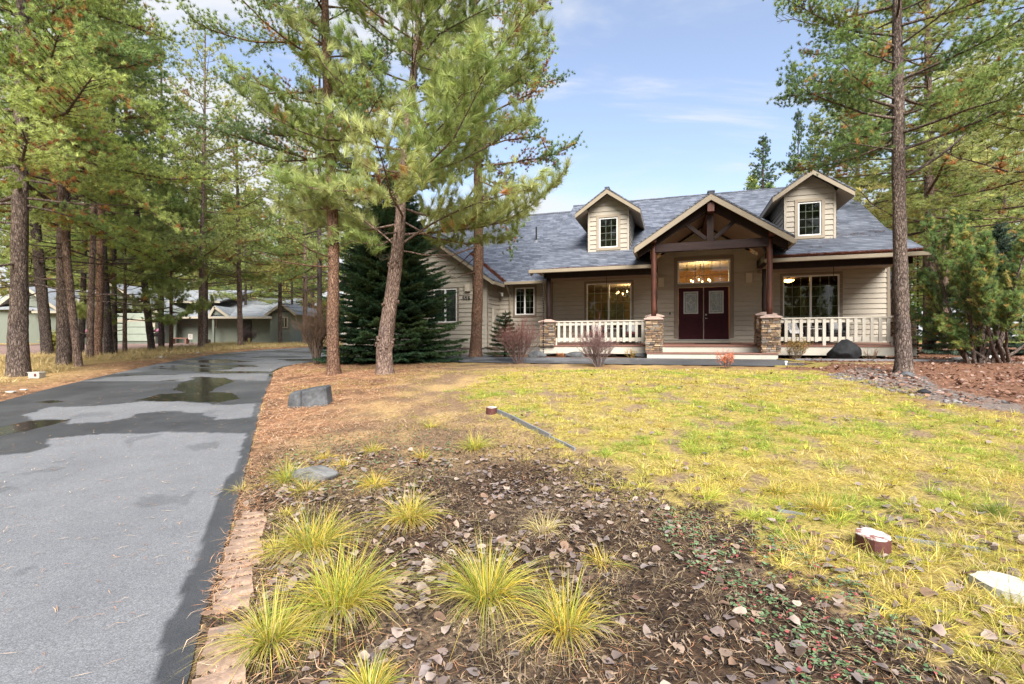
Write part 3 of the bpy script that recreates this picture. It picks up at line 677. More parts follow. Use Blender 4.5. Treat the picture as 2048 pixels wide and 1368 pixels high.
for s in (-6.17, 6.10): m.poly([(s, 0, z_(2.6)), (s, 0, z_(4.0)), (s, .2, z_(4.05)), (s, 5.35, z_(7.2)), (s, 11, z_(4.1)), (s, 11, z_(-.1)), (s, 0, z_(-.1))])
m.poly([(-6.17, 11, z_(-.1)), (6.1, 11, z_(-.1)), (6.1, 11, z_(4)), (-6.17, 11, z_(4))]); m.build("end_wall", M_SIDE, house)
for a, b in ((-6.1, -1.9), (1.9, 6.05)): m = MB(); m.box(a, -3.15, z_(2.70), b, .0, z_(2.74)); m.build("porch_ceiling", M_SOFF, house)
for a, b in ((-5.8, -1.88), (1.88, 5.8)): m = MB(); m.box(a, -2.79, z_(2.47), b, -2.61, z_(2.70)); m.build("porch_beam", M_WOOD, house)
for sg in (-1, 1): m = MB(); m.poly([(sg * 1.9, -3.15, z_(2.7)), (sg * 1.9, 0, z_(2.7)), (sg * 1.9, 0, z_(3.5)), (sg * 1.9, -3.15, z_(3.5))]); m.build("entry_side", M_SOFF, house)
# entry gable
m = MB(); m.extr([(0, z_(4.82)), (-2.38, z_(3.25)), (-2.38, z_(3.19)), (0, z_(4.76)), (2.35, z_(3.21)), (2.35, z_(3.27))], -4.12, 2.2); m.box(-.11, -4.13, z_(4.79), .11, 2.0, z_(4.845)); eg = m.build("entry_roof", M_ROOF, house)
m = MB(); m.extr([(0, z_(4.755)), (-2.36, z_(3.195)), (-2.36, z_(3.00)), (0, z_(4.56))], -4.10, -4.05); m.extr([(0, z_(4.755)), (0, z_(4.56)), (2.33, z_(3.02)), (2.33, z_(3.215))], -4.10, -4.05); m.build("rake_board", M_FASC, house)
m = MB(); m.extr([(0, z_(4.75)), (-2.3, z_(3.235)), (-2.3, z_(3.20)), (0, z_(4.71)), (2.3, z_(3.20)), (2.3, z_(3.235))], -4.04, -.02); m.build("entry_ceiling", M_SOFF, house)
for sg in (-1, 1): m = MB(); m.box(sg * 2.36 - .05, -4.03, z_(3.06), sg * 2.36 + .05, -2.1, z_(3.17)); m.build("gutter", M_FASC, house)
ty0, ty1 = -3.69, -3.51
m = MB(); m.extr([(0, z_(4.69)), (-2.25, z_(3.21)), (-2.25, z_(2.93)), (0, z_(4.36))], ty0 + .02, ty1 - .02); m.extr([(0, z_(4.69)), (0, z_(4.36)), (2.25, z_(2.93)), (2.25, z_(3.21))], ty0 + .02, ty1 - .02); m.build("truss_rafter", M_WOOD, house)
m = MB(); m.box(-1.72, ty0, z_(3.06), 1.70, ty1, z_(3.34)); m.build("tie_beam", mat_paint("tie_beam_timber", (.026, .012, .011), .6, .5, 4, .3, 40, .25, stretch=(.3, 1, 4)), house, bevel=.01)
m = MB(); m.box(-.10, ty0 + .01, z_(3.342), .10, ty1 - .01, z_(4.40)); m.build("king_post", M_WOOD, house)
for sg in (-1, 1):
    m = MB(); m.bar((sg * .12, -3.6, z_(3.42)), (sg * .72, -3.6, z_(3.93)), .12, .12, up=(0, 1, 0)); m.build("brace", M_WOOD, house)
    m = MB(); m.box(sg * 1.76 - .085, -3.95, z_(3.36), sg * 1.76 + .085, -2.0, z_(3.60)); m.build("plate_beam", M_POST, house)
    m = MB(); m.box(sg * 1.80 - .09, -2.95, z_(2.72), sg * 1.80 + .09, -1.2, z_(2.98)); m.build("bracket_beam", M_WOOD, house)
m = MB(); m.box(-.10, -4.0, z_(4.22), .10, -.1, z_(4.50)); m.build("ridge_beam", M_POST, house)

# ---- dormers
def dormer(s):
    w = MB(); f, a, b, zb = -.97, s - .81, s + .81, z_(3.60); top = z_(5.25); ap = z_(6.0); H = lambda z: (s - (ap - z) / .70, s + (ap - z) / .70)
    win = (s - .37, s + .37, z_(3.83), z_(5.03))
    siding(w, a, b, zb, z_(5.30), f, [win]); siding(w, a, b, z_(5.30), z_(5.95), f + .002, (), H)
    for x, o in ((a, -1), (b, 1)): siding(w, f, 2.6, zb, z_(5.4), x, out=o, axis='y')
    d = w.build("dormer", M_SIDE, house)
    m = MB(); m.extr([(s, z_(6.09)), (s - 1.26, z_(5.21)), (s - 1.26, z_(5.16)), (s, z_(6.04)), (s + 1.26, z_(5.16)), (s + 1.26, z_(5.21))], -1.46, 3.5); m.box(s - .09, -1.47, z_(6.06), s + .09, 3.3, z_(6.115)); m.build("roof", M_ROOF, d)
    m = MB(); m.extr([(s, z_(6.035)), (s - 1.25, z_(5.16)), (s - 1.25, z_(5.0)), (s, z_(5.86))], -1.44, -1.40); m.extr([(s, z_(6.035)), (s, z_(5.86)), (s + 1.25, z_(5.0)), (s + 1.25, z_(5.16))], -1.44, -1.40)
    for sg in (-1, 1): m.box(s + sg * 1.24 - .02, -1.39, z_(5.0), s + sg * 1.24 + .02, 2.2, z_(5.15))
    m.build("fascia", M_FASC, d)
    for sg in (-1, 1): m = MB(); m.hexa([(s + sg * .80, -1.39, z_(5.30)), (s + sg * 1.22, -1.39, z_(5.01)), (s + sg * 1.22, 2.2, z_(5.01)), (s + sg * .80, 2.2, z_(5.30)), (s + sg * .80, -1.39, z_(5.33)), (s + sg * 1.22, -1.39, z_(5.04)), (s + sg * 1.22, 2.2, z_(5.04)), (s + sg * .80, 2.2, z_(5.33))]); m.build("soffit", M_SOFF, d)
    m = MB()
    for x in (a, b - .08): m.box(x, f - .04, zb, x + .08, f, z_(5.32))
    m.box(a + .08, f - .036, z_(5.28), b - .08, f, z_(5.43)); m.build("corner_board", M_SIDE, d)
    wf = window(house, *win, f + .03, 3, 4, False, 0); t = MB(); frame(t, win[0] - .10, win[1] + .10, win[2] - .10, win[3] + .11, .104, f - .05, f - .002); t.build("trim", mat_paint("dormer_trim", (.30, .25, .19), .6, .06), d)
    m = MB(); m.poly([(a + .05, f + .4, zb), (b - .05, f + .4, zb), (b - .05, f + .4, top), (a + .05, f + .4, top)], (.03, .025, .02)); m.build("room_shade_backing", M_INT, d)  # near-black backing sheet; the unlit interior's shade is put into its colour
dormer(-3.60); dormer(3.44)

# ---- wing between the porch and the garage, garage gable, rear wing
m = MB()
m.prism([(-14, -.6, z_(2.69)), (-6.1, -.6, z_(2.69)), (-6.1, 5.35, z_(7.08)), (-14, 5.35, z_(7.08))], .10); m.prism([(-14, 5.35, z_(7.08)), (-6.1, 5.35, z_(7.08)), (-6.1, 12, z_(2.5)), (-14, 12, z_(2.5))], .10); m.box(-14, 5.27, z_(7.05), -6.1, 5.43, z_(7.11)); m.build("wing_roof", M_ROOF, house)
m = MB(); m.box(-8.1, -.70, z_(2.55), -6.0, -.60, z_(2.675)); m.build("gutter", M_FASC, house, bevel=.012)
GX = -12.1; sl = .69; gz = lambda s: 2.65 + sl * (3.98 - abs(s - GX))
m = MB(); m.extr([(GX, z_(gz(GX))), (GX - 3.98, z_(2.65)), (GX - 3.98, z_(2.58)), (GX, z_(gz(GX) - .07)), (GX + 3.98, z_(2.58)), (GX + 3.98, z_(2.65))], -2.0, 9); m.box(GX - .1, -2.01, z_(gz(GX) - .03), GX + .1, 8.9, z_(gz(GX) + .03)); m.build("garage_roof", M_ROOF, house)
m = MB(); a = gz(GX) - .075; m.extr([(GX, z_(a)), (GX - 3.97, z_(2.575)), (GX - 3.97, z_(2.42)), (GX, z_(a - .16))], -1.98, -1.94); m.extr([(GX, z_(a)), (GX, z_(a - .16)), (GX + 3.97, z_(2.42)), (GX + 3.97, z_(2.575))], -1.98, -1.94)
m.box(GX + 3.94, -1.94, z_(2.44), GX + 4.04, -.72, z_(2.57)); m.build("rake_board", M_FASC, house)
m = MB(); GW = (-11.05, -9.93, z_(.92), z_(2.38)); siding(m, -15.64, -8.56, z_(-.16), z_(2.42), -1.5, [GW]); siding(m, -15.64, -8.56, z_(2.62), z_(5.2), -1.50, (), lambda z: (GX - (z_(5.2) - z) / sl, GX + (z_(5.2) - z) / sl)); siding(m, -1.5, .03, z_(-.16), z_(2.6), -8.56, out=1, axis='y'); siding(m, -1.5, 9, z_(-.16), z_(2.6), -15.64, out=-1, axis='y'); m.build("garage_wall", M_SIDE, house)
m = MB(); m.box(-15.64, -1.545, z_(2.42), -8.56, -1.50, z_(2.62)); m.box(-8.66, -1.55, z_(-.12), -8.52, -1.50, z_(2.42)); m.box(-8.56, -1.55, z_(-.12), -8.52, -1.42, z_(2.6)); m.box(-15.66, -1.54, z_(-.16), -8.67, -1.50, z_(.02)); m.build("garage_trim", M_SIDE, house)
m = MB(); m.box(-15.6, -1.48, z_(-.75), -8.58, -1.44, z_(-.16)); m.box(-8.62, -1.44, z_(-.75), -8.58, .1, z_(-.16)); m.build("garage_foundation", M_CONC, house)
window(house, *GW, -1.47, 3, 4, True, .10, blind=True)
m = MB(); m.poly([(-11.2, -1.2, z_(.8)), (-9.8, -1.2, z_(.8)), (-9.8, -1.2, z_(2.5)), (-11.2, -1.2, z_(2.5))], (.10, .12, .12)); m.build("room_shade_backing", M_INT, house)  # single dark sheet behind the garage pane, interior shade painted into its colour
m = MB(); m.box(-9.53, -1.64, z_(2.22), -9.29, -1.53, z_(2.53)); m.box(-9.54, -1.65, z_(2.53), -9.28, -1.52, z_(2.55)); m.build("wall_sconce", M_SCON, house, bevel=.008)
def digit(mb, ch, x, z, h, y):
    w_ = h * .56; t = h * .17; seg = {'5': "afgcd", '6': "afgedc", '1': "bc", '0': "abcdef"}[ch]
    B = {'a': (0, h - t, w_, h), 'g': (0, h / 2 - t / 2, w_, h / 2 + t / 2), 'd': (0, 0, w_, t), 'f': (0, h / 2, t, h), 'e': (0, 0, t, h / 2), 'b': (w_ - t, h / 2, w_, h), 'c': (w_ - t, 0, w_, h / 2)}
    for k, s in enumerate(seg): q = B[s]; mb.box(x + q[0], y - .012 - .0008 * k, z + q[1], x + q[2], y, z + q[3])
for k, ch in enumerate("556"):
    m = MB(); digit(m, ch, -9.66 + .125 * k, z_(1.87), .155, -1.532); m.build("house_number", M_BLACK, house)
m = MB(); m.box(-8.525, -1.05, z_(.35), -8.43, -.72, z_(1.55)); m.box(-8.43, -.99, z_(.98), -8.39, -.78, z_(1.2)); m.build("meter_box", M_SIDE, house, bevel=.01)
m = MB(); m.tube([(-8.39, -.885, z_(1.09)), (-8.28, -.885, z_(1.09))], .085, 12); m.build("electric_meter", M_METAL, house)
m = MB(); m.tube([(-8.02, -.62, z_(2.56)), (-8.02, -.45, z_(2.40)), (-8.02, -.08, z_(2.18)), (-8.02, -.08, z_(-.3))], .04, 8); m.build("downspout", M_FASC, house)
m = MB(); m.box(-8.36, -.32, z_(2.18), -8.28, -.24, z_(2.26)); m.tube([(-8.5, -.3, z_(2.3)), (-8.32, -.28, z_(2.22))], .012, 5); m.lathe([(.03, z_(2.1)), (.06, z_(2.17))], (-8.32, -.28), 10); m.build("floodlight", M_WHITE, house)
m = MB(); m.tube([(-7.55, 2.6, z_(4.9)), (-7.55, 2.6, z_(5.75))], .04, 8); m.build("vent_pipe", M_BLACK, house); m = MB(); m.lathe([(.16, z_(4.93)), (.05, z_(5.1))], (-7.55, 2.6), 10); m.build("vent_flashing", M_METAL, house)
def chain(s, t, z0, z1):
    m = MB(); z = z1; k = 0
    while z > z0: m.lathe([(.012, z - .05), (.032, z - .01), (.034, z), (.028, z - .004)], (s, t), 6); m.tube([(s, t, z - .09), (s, t, z - .03)], .006, 4, cap=False); z -= .085; k += 1
    m.build("rain_chain", M_BLACK, house)
chain(-5.68, -3.24, z_(-.42), z_(2.62)); chain(5.75, -3.24, z_(-.40), z_(2.62))
for s in (-3.5, 3.83):
    m = MB(); m.tube([(s, -2.3, z_(2.70)), (s, -2.3, z_(2.12)), (s + .03, -2.3, z_(2.05)), (s + .06, -2.3, z_(2.1))], .009, 5); m.build("plant_hook", M_BLACK, house)
m = MB(); m.prism([(6.1, 9.0, z_(2.9)), (10, 9.0, z_(2.9)), (10, 12.5, z_(4.8)), (6.1, 12.5, z_(4.8))], .1); m.build("rear_roof", M_ROOF, house); m = MB(); m.box(6.1, 8.92, z_(2.78), 10, 9.0, z_(2.89)); m.build("rear_gutter", M_WHITE, house)
m = MB(); siding(m, 6.1, 9.6, z_(-.1), z_(2.9), 9.6); m.build("rear_wall", M_SIDE, house)
# orange needles caught in valleys and along the right-hand gutter
# ------------------------------------------------------------------ trees
M_NEEDLE = mat_attr("needles", .55, .48, .3, .18, 3)
M_TWIG = mat_attr("twigs", .8, 0, .2, .2, 20)
M_LEAF = mat_attr("leaf", .6, .25, .3, .2, 12)
M_BLADE = mat_attr("grass_blade", .5, .35, .3, .12, 4)
M_LITTER = mat_attr("litter", .8, .1, .15, .2, 30)
B_GREY = mat_bark("grey_bark", (.055, .046, .043), (.17, .138, .122), (.36, .30, .27))
B_PINK = mat_bark("pinkish_bark", (.09, .065, .055), (.25, .185, .155), (.46, .37, .32))
B_DARK = mat_bark("dark_bark", (.035, .03, .028), (.10, .082, .075), (.20, .17, .155))
B_ORANGE = mat_bark("orange_bark", (.065, .043, .034), (.22, .135, .095), (.40, .28, .21), .4, 10)
GREENS = [(0.281, 0.373, 0.109), (0.392, 0.484, 0.134), (0.484, 0.55, 0.181), (0.206, 0.317, 0.109)]
BRIGHT = [(0.347, 0.416, 0.124), (0.427, 0.485, 0.165), (0.485, 0.52, 0.22), (0.266, 0.358, 0.11)]
DARKG = [(0.153, 0.233, 0.098), (0.215, 0.305, 0.109), (0.305, 0.377, 0.143), (0.117, 0.198, 0.098)]
YELL = [(0.408, 0.433, 0.123), (0.493, 0.482, 0.148), (0.333, 0.395, 0.133), (0.55, 0.493, 0.181)]
BLUEG = [(.09, .15, .11), (.12, .18, .13), (.15, .21, .16)]
FIR = [(0.057, 0.112, 0.057), (0.084, 0.151, 0.069), (0.122, 0.186, 0.079), (0.065, 0.129, 0.071)]
MUGO = [(.20, .31, .11), (.26, .37, .12), (.32, .39, .13), (.14, .23, .09)]
BROWN = [(0.486, 0.243, 0.1), (0.62, 0.315, 0.114), (0.358, 0.186, 0.094), (0.62, 0.415, 0.157)]

def needle_tris(g, C, D, n, L, W, spread, cols, rng, back=.5, cvar=.22):
    C = np.asarray(C); D = norm(np.asarray(D)); k = len(C)
    if k == 0: return
    d = norm(D[:, None, :] + spread * rng.normal(size=(k, n, 3))); d[..., 2] += .06
    b = C[:, None, :] - D[:, None, :] * (L * back * rng.random((k, n, 1)))
    l = L * rng.uniform(.7, 1.15, (k, n, 1)); tip = b + d * l
    s = norm(np.cross(d, rng.normal(size=(k, n, 3)))) * (W / 2)
    V = np.stack([b - s, b + s, tip], 2).reshape(-1, 3)
    c = np.asarray(cols)[:, None, :] * rng.uniform(1 - cvar, 1 + cvar, (k, n, 1)); c = np.repeat(c.reshape(-1, 3), 3, axis=0)
    g.add(V, T=np.arange(len(V)).reshape(-1, 3), C=c)

def interp_line(P, s):
    m = len(P) - 1; x = min(max(s, 0), .9999) * m; k = int(x); return P[k] * (1 - (x - k)) + P[k + 1] * (x - k)

def trunk_geo(g, P, R, rng, knots=0, flare=1.35, n=16):
    P = np.asarray(P, dtype=float); R = np.asarray(R, dtype=float)
    # denser rings with a little waviness and a flared foot
    L = np.concatenate([[0], np.cumsum(np.linalg.norm(np.diff(P, axis=0), axis=1))]); N = max(14, int(L[-1] / .18))
    q = np.concatenate([np.linspace(0, min(1.0, L[-1] * .3), 8), np.linspace(min(1.0, L[-1] * .3), L[-1], N)[1:]])
    PP = np.stack([np.interp(q, L, P[:, i]) for i in range(3)], 1); RR = np.interp(q, L, R)
    RR = RR * (1 + (flare - 1) * np.exp(-q / .22)) * (1 + .035 * (vnoise(q * 2.3, q * 0 + rng.random() * 50) - .5) * 2)
    V, F = tube(PP, RR, n); ang = np.tile(np.arange(n), len(PP)); qq = np.repeat(q, n); rr = np.repeat(RR, n); ctr = np.repeat(PP, n, axis=0)
    ph = rng.random() * 50
    f = 1 + .07 * (vnoise(np.cos(ang * TAU / n) * 2 + ph, qq * 1.7 + np.sin(ang * TAU / n) * 2) - .5) * 2 + .05 * (vnoise(ang * 1.1 + ph, qq * 6) - .5) * 2
    root = np.exp(-qq / .2) * .22 * np.maximum(0, np.sin(ang * TAU / n * 4 + ph)); f = f + root
    V = ctr + (V - ctr) * f[:, None]; g.add(V, Q=F, C=(1, 1, 1))

def conifer(rng, P, R, z0, z1, Rf, nb, style):
    """trunk polyline P with radii R; crown between heights z0 and z1 (along the trunk), radius Rf(u)"""
    S = dict(pal=GREENS, brown=.15, L=.10, W=.010, n=18, spread=.55, e0=-.05, e1=.7, droop=.25, lift=.35, sub=.20, subl=.36, tuft=.15, dead=6, inner=.3, limb=.022, start=.25, den=1.0, az=None, patchy=.0, mult=3, jit=.12)
    S.update(style)
    tr, cr = Geo(), Geo(); P = np.asarray(P, dtype=float); R = np.asarray(R, dtype=float)
    trunk_geo(tr, P, R, rng, n=S.get('sides', 16), flare=S.get('flare', 1.35))
    zs = P[:, 2]
    base_at = lambda h: np.array([np.interp(h, zs, P[:, 0]), np.interp(h, zs, P[:, 1]), h])
    C, D, K = [], [], []
    def limb(b0, az, Ln, e, u, dead=False, pts=None):
        hd = np.array([math.cos(az), math.sin(az), 0]); s = np.linspace(0, 1, 7)
        side = np.array([-hd[1], hd[0], 0]); wv = rng.normal(0, .05, 7).cumsum() * .5
        if pts is None:
            Q = b0 + hd * (Ln * s)[:, None] + side * (wv * Ln * .35)[:, None] + np.array([0, 0, 1]) * (Ln * (e * s - S['droop'] * s ** 2 * (1 - u) + S['lift'] * s ** 3) + rng.normal(0, .02, 7) * Ln * s)[:, None]
        else: Q = pts
        r0 = max(.008, S['limb'] * Ln * .5 + .004)
        tr.tube(Q, r0 * (1 - .85 * s) + .002, 5)
        bc = np.array(S['pal'][rng.integers(len(S['pal']))]) * rng.uniform(.8, 1.2); bare = rng.random() < S['patchy']
        a = S['start'] if not dead else .3
        while a < 1.0:
            p = interp_line(Q, a); t = norm(interp_line(Q, min(a + .05, 1)) - interp_line(Q, a - .05))
            for sg in (-1, 1):
                if rng.random() > .85 * S['den'] + (.1 if not dead else -.3): continue
                l = Ln * S['subl'] * (1.15 - .75 * a) * rng.uniform(.55, 1.2) + .08
                d = norm(t * rng.uniform(.5, .9) + sg * np.cross(t, [0, 0, 1]) * rng.uniform(.45, .9) + np.array([0, 0, rng.uniform(-.15, .45)]))
                s3 = np.linspace(0, 1, 4); q = p + d * (l * s3)[:, None] + np.array([0, 0, 1]) * (l * S['lift'] * .5 * s3 ** 2)[:, None] + rng.normal(0, .012, (4, 3)) * l * s3[:, None]
                tr.tube(q, max(.003, r0 * .22) * (1 - .7 * s3), 3)
                if dead or bare: continue
                k = max(1, int(l / S['tuft'])); brown = (rng.random() < S['brown'] * (1.7 - 1.4 * a))
                for j in range(k):
                    v = (j + 1) / k; pt = interp_line(q, v); dd = norm(interp_line(q, min(1, v + .1)) - interp_line(q, v - .1) + np.array([0, 0, .25]) + rng.normal(0, .25, 3))
                    C.append(pt); D.append(dd)
                    if brown and v < .75: K.append(np.array(BROWN[rng.integers(4)]) * rng.uniform(.7, 1.1))
                    else: K.append((bc * .6 + .4 * np.array(S['pal'][rng.integers(len(S['pal']))])) * rng.uniform(.85, 1.2))
            a += S['sub'] / max(Ln, .3) * rng.uniform(.7, 1.3)
        if not dead and not bare:
            for _ in range(2): C.append(Q[-1]); D.append(norm(Q[-1] - Q[-2] + np.array([0, 0, .2]))); K.append(bc)
    az = rng.random() * TAU
    for b in range(nb):
        u = (b + rng.random()) / nb; h = z0 + (z1 - z0) * u ** S.get('upow', .9); az += 2.4 + rng.normal(0, .35)
        Ln = Rf(u) * rng.uniform(.65, 1.2)
        if S['az'] is not None: Ln *= S['az'](az, u)
        limb(base_at(h), az, max(.15, Ln), S['e0'] + (S['e1'] - S['e0']) * u + rng.normal(0, .1), u)
    for b in range(S['dead']):
        h = z0 * rng.uniform(.45, 1.0) + .2; az += 2.1 + rng.normal(0, .4)
        limb(base_at(h), az, Rf(0) * rng.uniform(.25, .7) + .3, rng.uniform(-.3, .2), 0, True)
    for pts in S.get('limbs', ()):
        pts = np.array(pts, dtype=float); q = np.stack([np.interp(np.linspace(0, 1, 7), np.linspace(0, 1, len(pts)), pts[:, i]) for i in range(3)], 1)
        limb(None, 0, np.linalg.norm(pts[-1] - pts[0]), 0, .5, False, q)
    C.append(P[-1]); D.append(np.array([0, 0, 1.])); K.append(np.array(S['pal'][0]))
    C, D, K = np.array(C), np.array(D), np.array(K); q = S['mult']
    if q > 1:       # side twigs round every shoot carry needles too
        C = np.repeat(C, q, axis=0); D = np.repeat(D, q, axis=0); K = np.repeat(K, q, axis=0) * rng.uniform(.82, 1.18, (len(C), 1)); o = rng.normal(0, S['jit'], C.shape) * np.array([1, 1, .55]); o[::q] = 0; C = C + o; D = norm(D + .5 * rng.normal(size=D.shape))
    needle_tris(cr, C, D, S['n'], S['L'], S['W'], S['spread'], K, rng, cvar=S.get('cvar', .26))
    return tr, cr

def straight(H, r0, rng, lean=(0, 0), wob=.02, n=9):
    s = np.linspace(0, 1, n); w = rng.normal(0, wob, (n, 2)).cumsum(0) * .5; w[0] = 0
    P = np.stack([lean[0] * H * s + w[:, 0] * H * .05, lean[1] * H * s + w[:, 1] * H * .05, H * s], 1); P[0, 2] = -.25
    return P, r0 * (1 - .82 * s ** 1.15) + .006

def plant_tree(name, base, tr, cr, bark, label, cat="pine tree", group=None, needle=None):
    o = empty(name, base, 0, label, cat, group)
    tr.build("trunk", bark, o, smooth=True); cr.build("crown", needle or M_NEEDLE, o)
    return o
def copy_tree(src, base, rz, sc, label, group=None, bark=None, lean=(0, 0)):
    o = src.copy(); COL.objects.link(o); o.location = base; o.rotation_euler = (lean[1], lean[0], rz); o.scale = (sc[0], sc[0], sc[1])
    o['label'] = label
    if group: o['group'] = group
    elif 'group' in o: del o['group']
    for ch in [c for c in src.children]:
        c = ch.copy(); COL.objects.link(c); c.parent = o
        if bark and c.name.startswith("trunk"):
            c.material_slots[0].link = 'OBJECT'; c.material_slots[0].material = bark
    return o

G_LEFT = "pines standing left of the driveway"
def along(px, pts, base):       # pixel polyline at the depth of the tree's foot, as offsets from its foot
    return [((x - 1024) / FP * base[1] - base[0] + o, q, E + (HOR - y) / FP * (base[1] + q) - base[2]) for x, y, o, q in pts]

# -- ponderosa with bright long needles in front of the house
rng = np.random.default_rng(11)
b = at(770, 748); k = b[1] / FP
pl = [(770, 760), (768, 700), (776, 640), (785, 580), (792, 520), (799, 470), (803, 400), (807, 330), (816, 250), (826, 160), (836, 60), (842, -60), (846, -220), (848, -380)]
P = np.array([((x - 770) * k, 0, (748 - y) * k) for x, y in pl]); R = np.array([17, 15.5, 14.5, 13.5, 12.5, 11.5, 10, 9, 8, 7, 6, 4.5, 3, 1]) * k
lim = []
for pts in ([(800, 490), (835, 470), (880, 445), (930, 425), (1000, 405), (1060, 395)], [(795, 495), (750, 455), (700, 425), (640, 415), (590, 425)], [(806, 372), (850, 345), (920, 320), (1000, 275), (1055, 235)], [(800, 385), (745, 390), (660, 395), (600, 385)],
            [(810, 300), (860, 250), (930, 205), (1010, 170), (1060, 130)], [(808, 310), (770, 285), (720, 240), (690, 190), (650, 120)], [(818, 225), (760, 170), (700, 110)], [(830, 130), (880, 80), (960, 50), (1030, 30)], [(800, 440), (860, 470), (930, 480), (1000, 470)], [(797, 470), (760, 490), (700, 480), (650, 500)]):
    yy = rng.uniform(-.9, .9); n = len(pts); lim.append([((x - 770) * k, yy * i / (n - 1), (748 - y) * k) for i, (x, y) in enumerate(pts)])
tr, cr = conifer(rng, P, R, 3.3, 12.5, lambda u: 3.1 * (1 - u) ** .6 + .5, 54, dict(pal=BRIGHT, brown=.03, L=.26, W=.0105, n=74, spread=.42, cvar=.3, e0=.05, e1=.8, droop=.15, lift=.35, sub=.19, subl=.40, tuft=.24, mult=1, jit=.12, dead=3, limb=.016, start=.22, limbs=lim, flare=1.2, den=1.0))
knob = Geo()
for i in range(26):   # pruned branch stubs and the burl low on the stem
    hh = rng.choice([.62, .70, .78, .86, 1.68, 1.72, 2.6, 2.68]) + rng.normal(0, .04); a = rng.uniform(-math.pi, 0.2); c = np.array([np.interp(hh, P[:, 2], P[:, 0]), 0, hh]); rr = np.interp(hh, P[:, 2], R)
    d = np.array([math.cos(a), math.sin(a), .1]); q = c + d * (rr * np.array([.6, 1.0, 1.22]))[:, None]; tr.tube(q, [.055, .045, .03], 7)
    V, F = tube(c + d * (rr * np.array([1.2, 1.235]))[:, None], np.array([.031, .001]), 7); tr.add(V, Q=F)
plant_tree("pine_tree", b, tr, cr, B_PINK, "young ponderosa pine with long bright green needles and knobbly leaning trunk on the needle mound")

# -- slender lodgepole with orange bark to its left
rng = np.random.default_rng(12)
b = at(667, 749); k = b[1] / FP
pl = [(667, 760), (666, 700), (666, 600), (667, 500), (664, 400), (661, 300), (656, 200), (652, 100), (650, 0), (648, -200), (646, -420)]
P = np.array([((x - 667) * k, 0, (749 - y) * k) for x, y in pl]); R = np.array([13.5, 12.5, 12.5, 12, 11.5, 11, 10, 9, 7.5, 4.5, 1]) * k * .93
lim = []
for pts in ([(660, 337), (630, 322), (585, 310), (520, 290), (460, 272), (405, 262)], [(655, 235), (610, 220), (560, 215), (500, 205)], [(652, 90), (600, 88), (520, 92), (450, 80), (405, 60)], [(650, 60), (590, 30), (520, 15)]):
    n = len(pts); yy = rng.uniform(-.5, .5); lim.append([((x - 667) * k, yy * i / (n - 1), (749 - y) * k) for i, (x, y) in enumerate(pts)])
tr, cr = conifer(rng, P, R, 5.0, 13.2, lambda u: 2.5 * (1 - u) ** .6 + .4, 46, dict(pal=DARKG + GREENS[:2], brown=.16, L=.085, W=.0095, n=34, spread=.65, mult=2, jit=.13, e0=-.1, e1=.6, droop=.05, lift=.25, sub=.15, subl=.30, tuft=.10, dead=4, limbs=lim, start=.3))
plant_tree("pine_tree", b, tr, cr, B_ORANGE, "slender lodgepole pine with straight orange-brown trunk beside the driveway bend")

# -- lodgepole with hanging brown clumps before the garage corner
rng = np.random.default_rng(13)
b = at(951, 714); k = b[1] / FP
pl = [(951, 724), (952, 690), (955, 600), (957, 500), (957, 400), (955, 300), (953, 200), (952, 100), (950, 0), (948, -200), (946, -330)]
P = np.array([((x - 951) * k, 0, (714 - y) * k) for x, y in pl]); R = np.array([12.5, 11.5, 10.5, 9.8, 9, 8.2, 7.2, 6, 5, 2.5, .6]) * k
lim = []
for pts in ([(957, 330), (1000, 330), (1050, 320), (1100, 315), (1148, 290)], [(957, 395), (990, 410), (1010, 450), (1020, 500)], [(957, 360), (1000, 380), (1045, 420), (1030, 470)], [(954, 240), (1010, 220), (1070, 200), (1095, 140)], [(952, 110), (1010, 80), (1070, 50), (1110, 20)], [(953, 300), (1010, 280), (1080, 270), (1110, 330)]):
    n = len(pts); yy = rng.uniform(-1.4, .2); lim.append([((x - 951) * k, yy * i / (n - 1), (714 - y) * k) for i, (x, y) in enumerate(pts)])
tr, cr = conifer(rng, P, R, 6.0, 20, lambda u: 3.0 * (1 - u) ** .6 + .4, 60, dict(pal=DARKG + GREENS[:2], brown=.62, L=.115, W=.0135, n=36, mult=2, jit=.15, spread=.65, e0=-.15, e1=.5, droop=.3, lift=.25, sub=.17, subl=.26, tuft=.13, dead=5, limbs=lim, start=.35))
plant_tree("pine_tree", b, tr, cr, B_ORANGE, "lodgepole pine with drooping brown-tipped boughs in front of the garage corner")

# -- big pine right of the lawn
rng = np.random.default_rng(14)
b = at(1807, 746); k = b[1] / FP
pl = [(1807, 756), (1806, 700), (1803, 600), (1800, 500), (1798, 400), (1797, 300), (1796, 200), (1795, 100), (1794, 0), (1792, -220), (1790, -420)]
P = np.array([((x - 1807) * k, 0, (746 - y) * k) for x, y in pl]); R = np.array([18, 17, 15.5, 14.5, 14, 13.5, 12.5, 11, 9.5, 5, 1]) * k * .80
lim = []
for pts in ([(1810, 352), (1850, 332), (1900, 300), (1945, 262), (1970, 225), (2030, 180)], [(1795, 215), (1740, 205), (1680, 190), (1610, 200), (1560, 205)], [(1795, 95), (1740, 75), (1690, 62), (1650, 30), (1600, 5)], [(1797, 260), (1750, 270), (1700, 265), (1650, 250)], [(1800, 300), (1760, 295), (1700, 285), (1670, 300)], [(1796, 180), (1830, 150), (1880, 140), (1930, 90)], [(1795, 130), (1760, 110), (1720, 95), (1680, 110)]):
    n = len(pts); yy = rng.uniform(-.8, .5); lim.append([((x - 1807) * k, yy * i / (n - 1), (746 - y) * k) for i, (x, y) in enumerate(pts)])
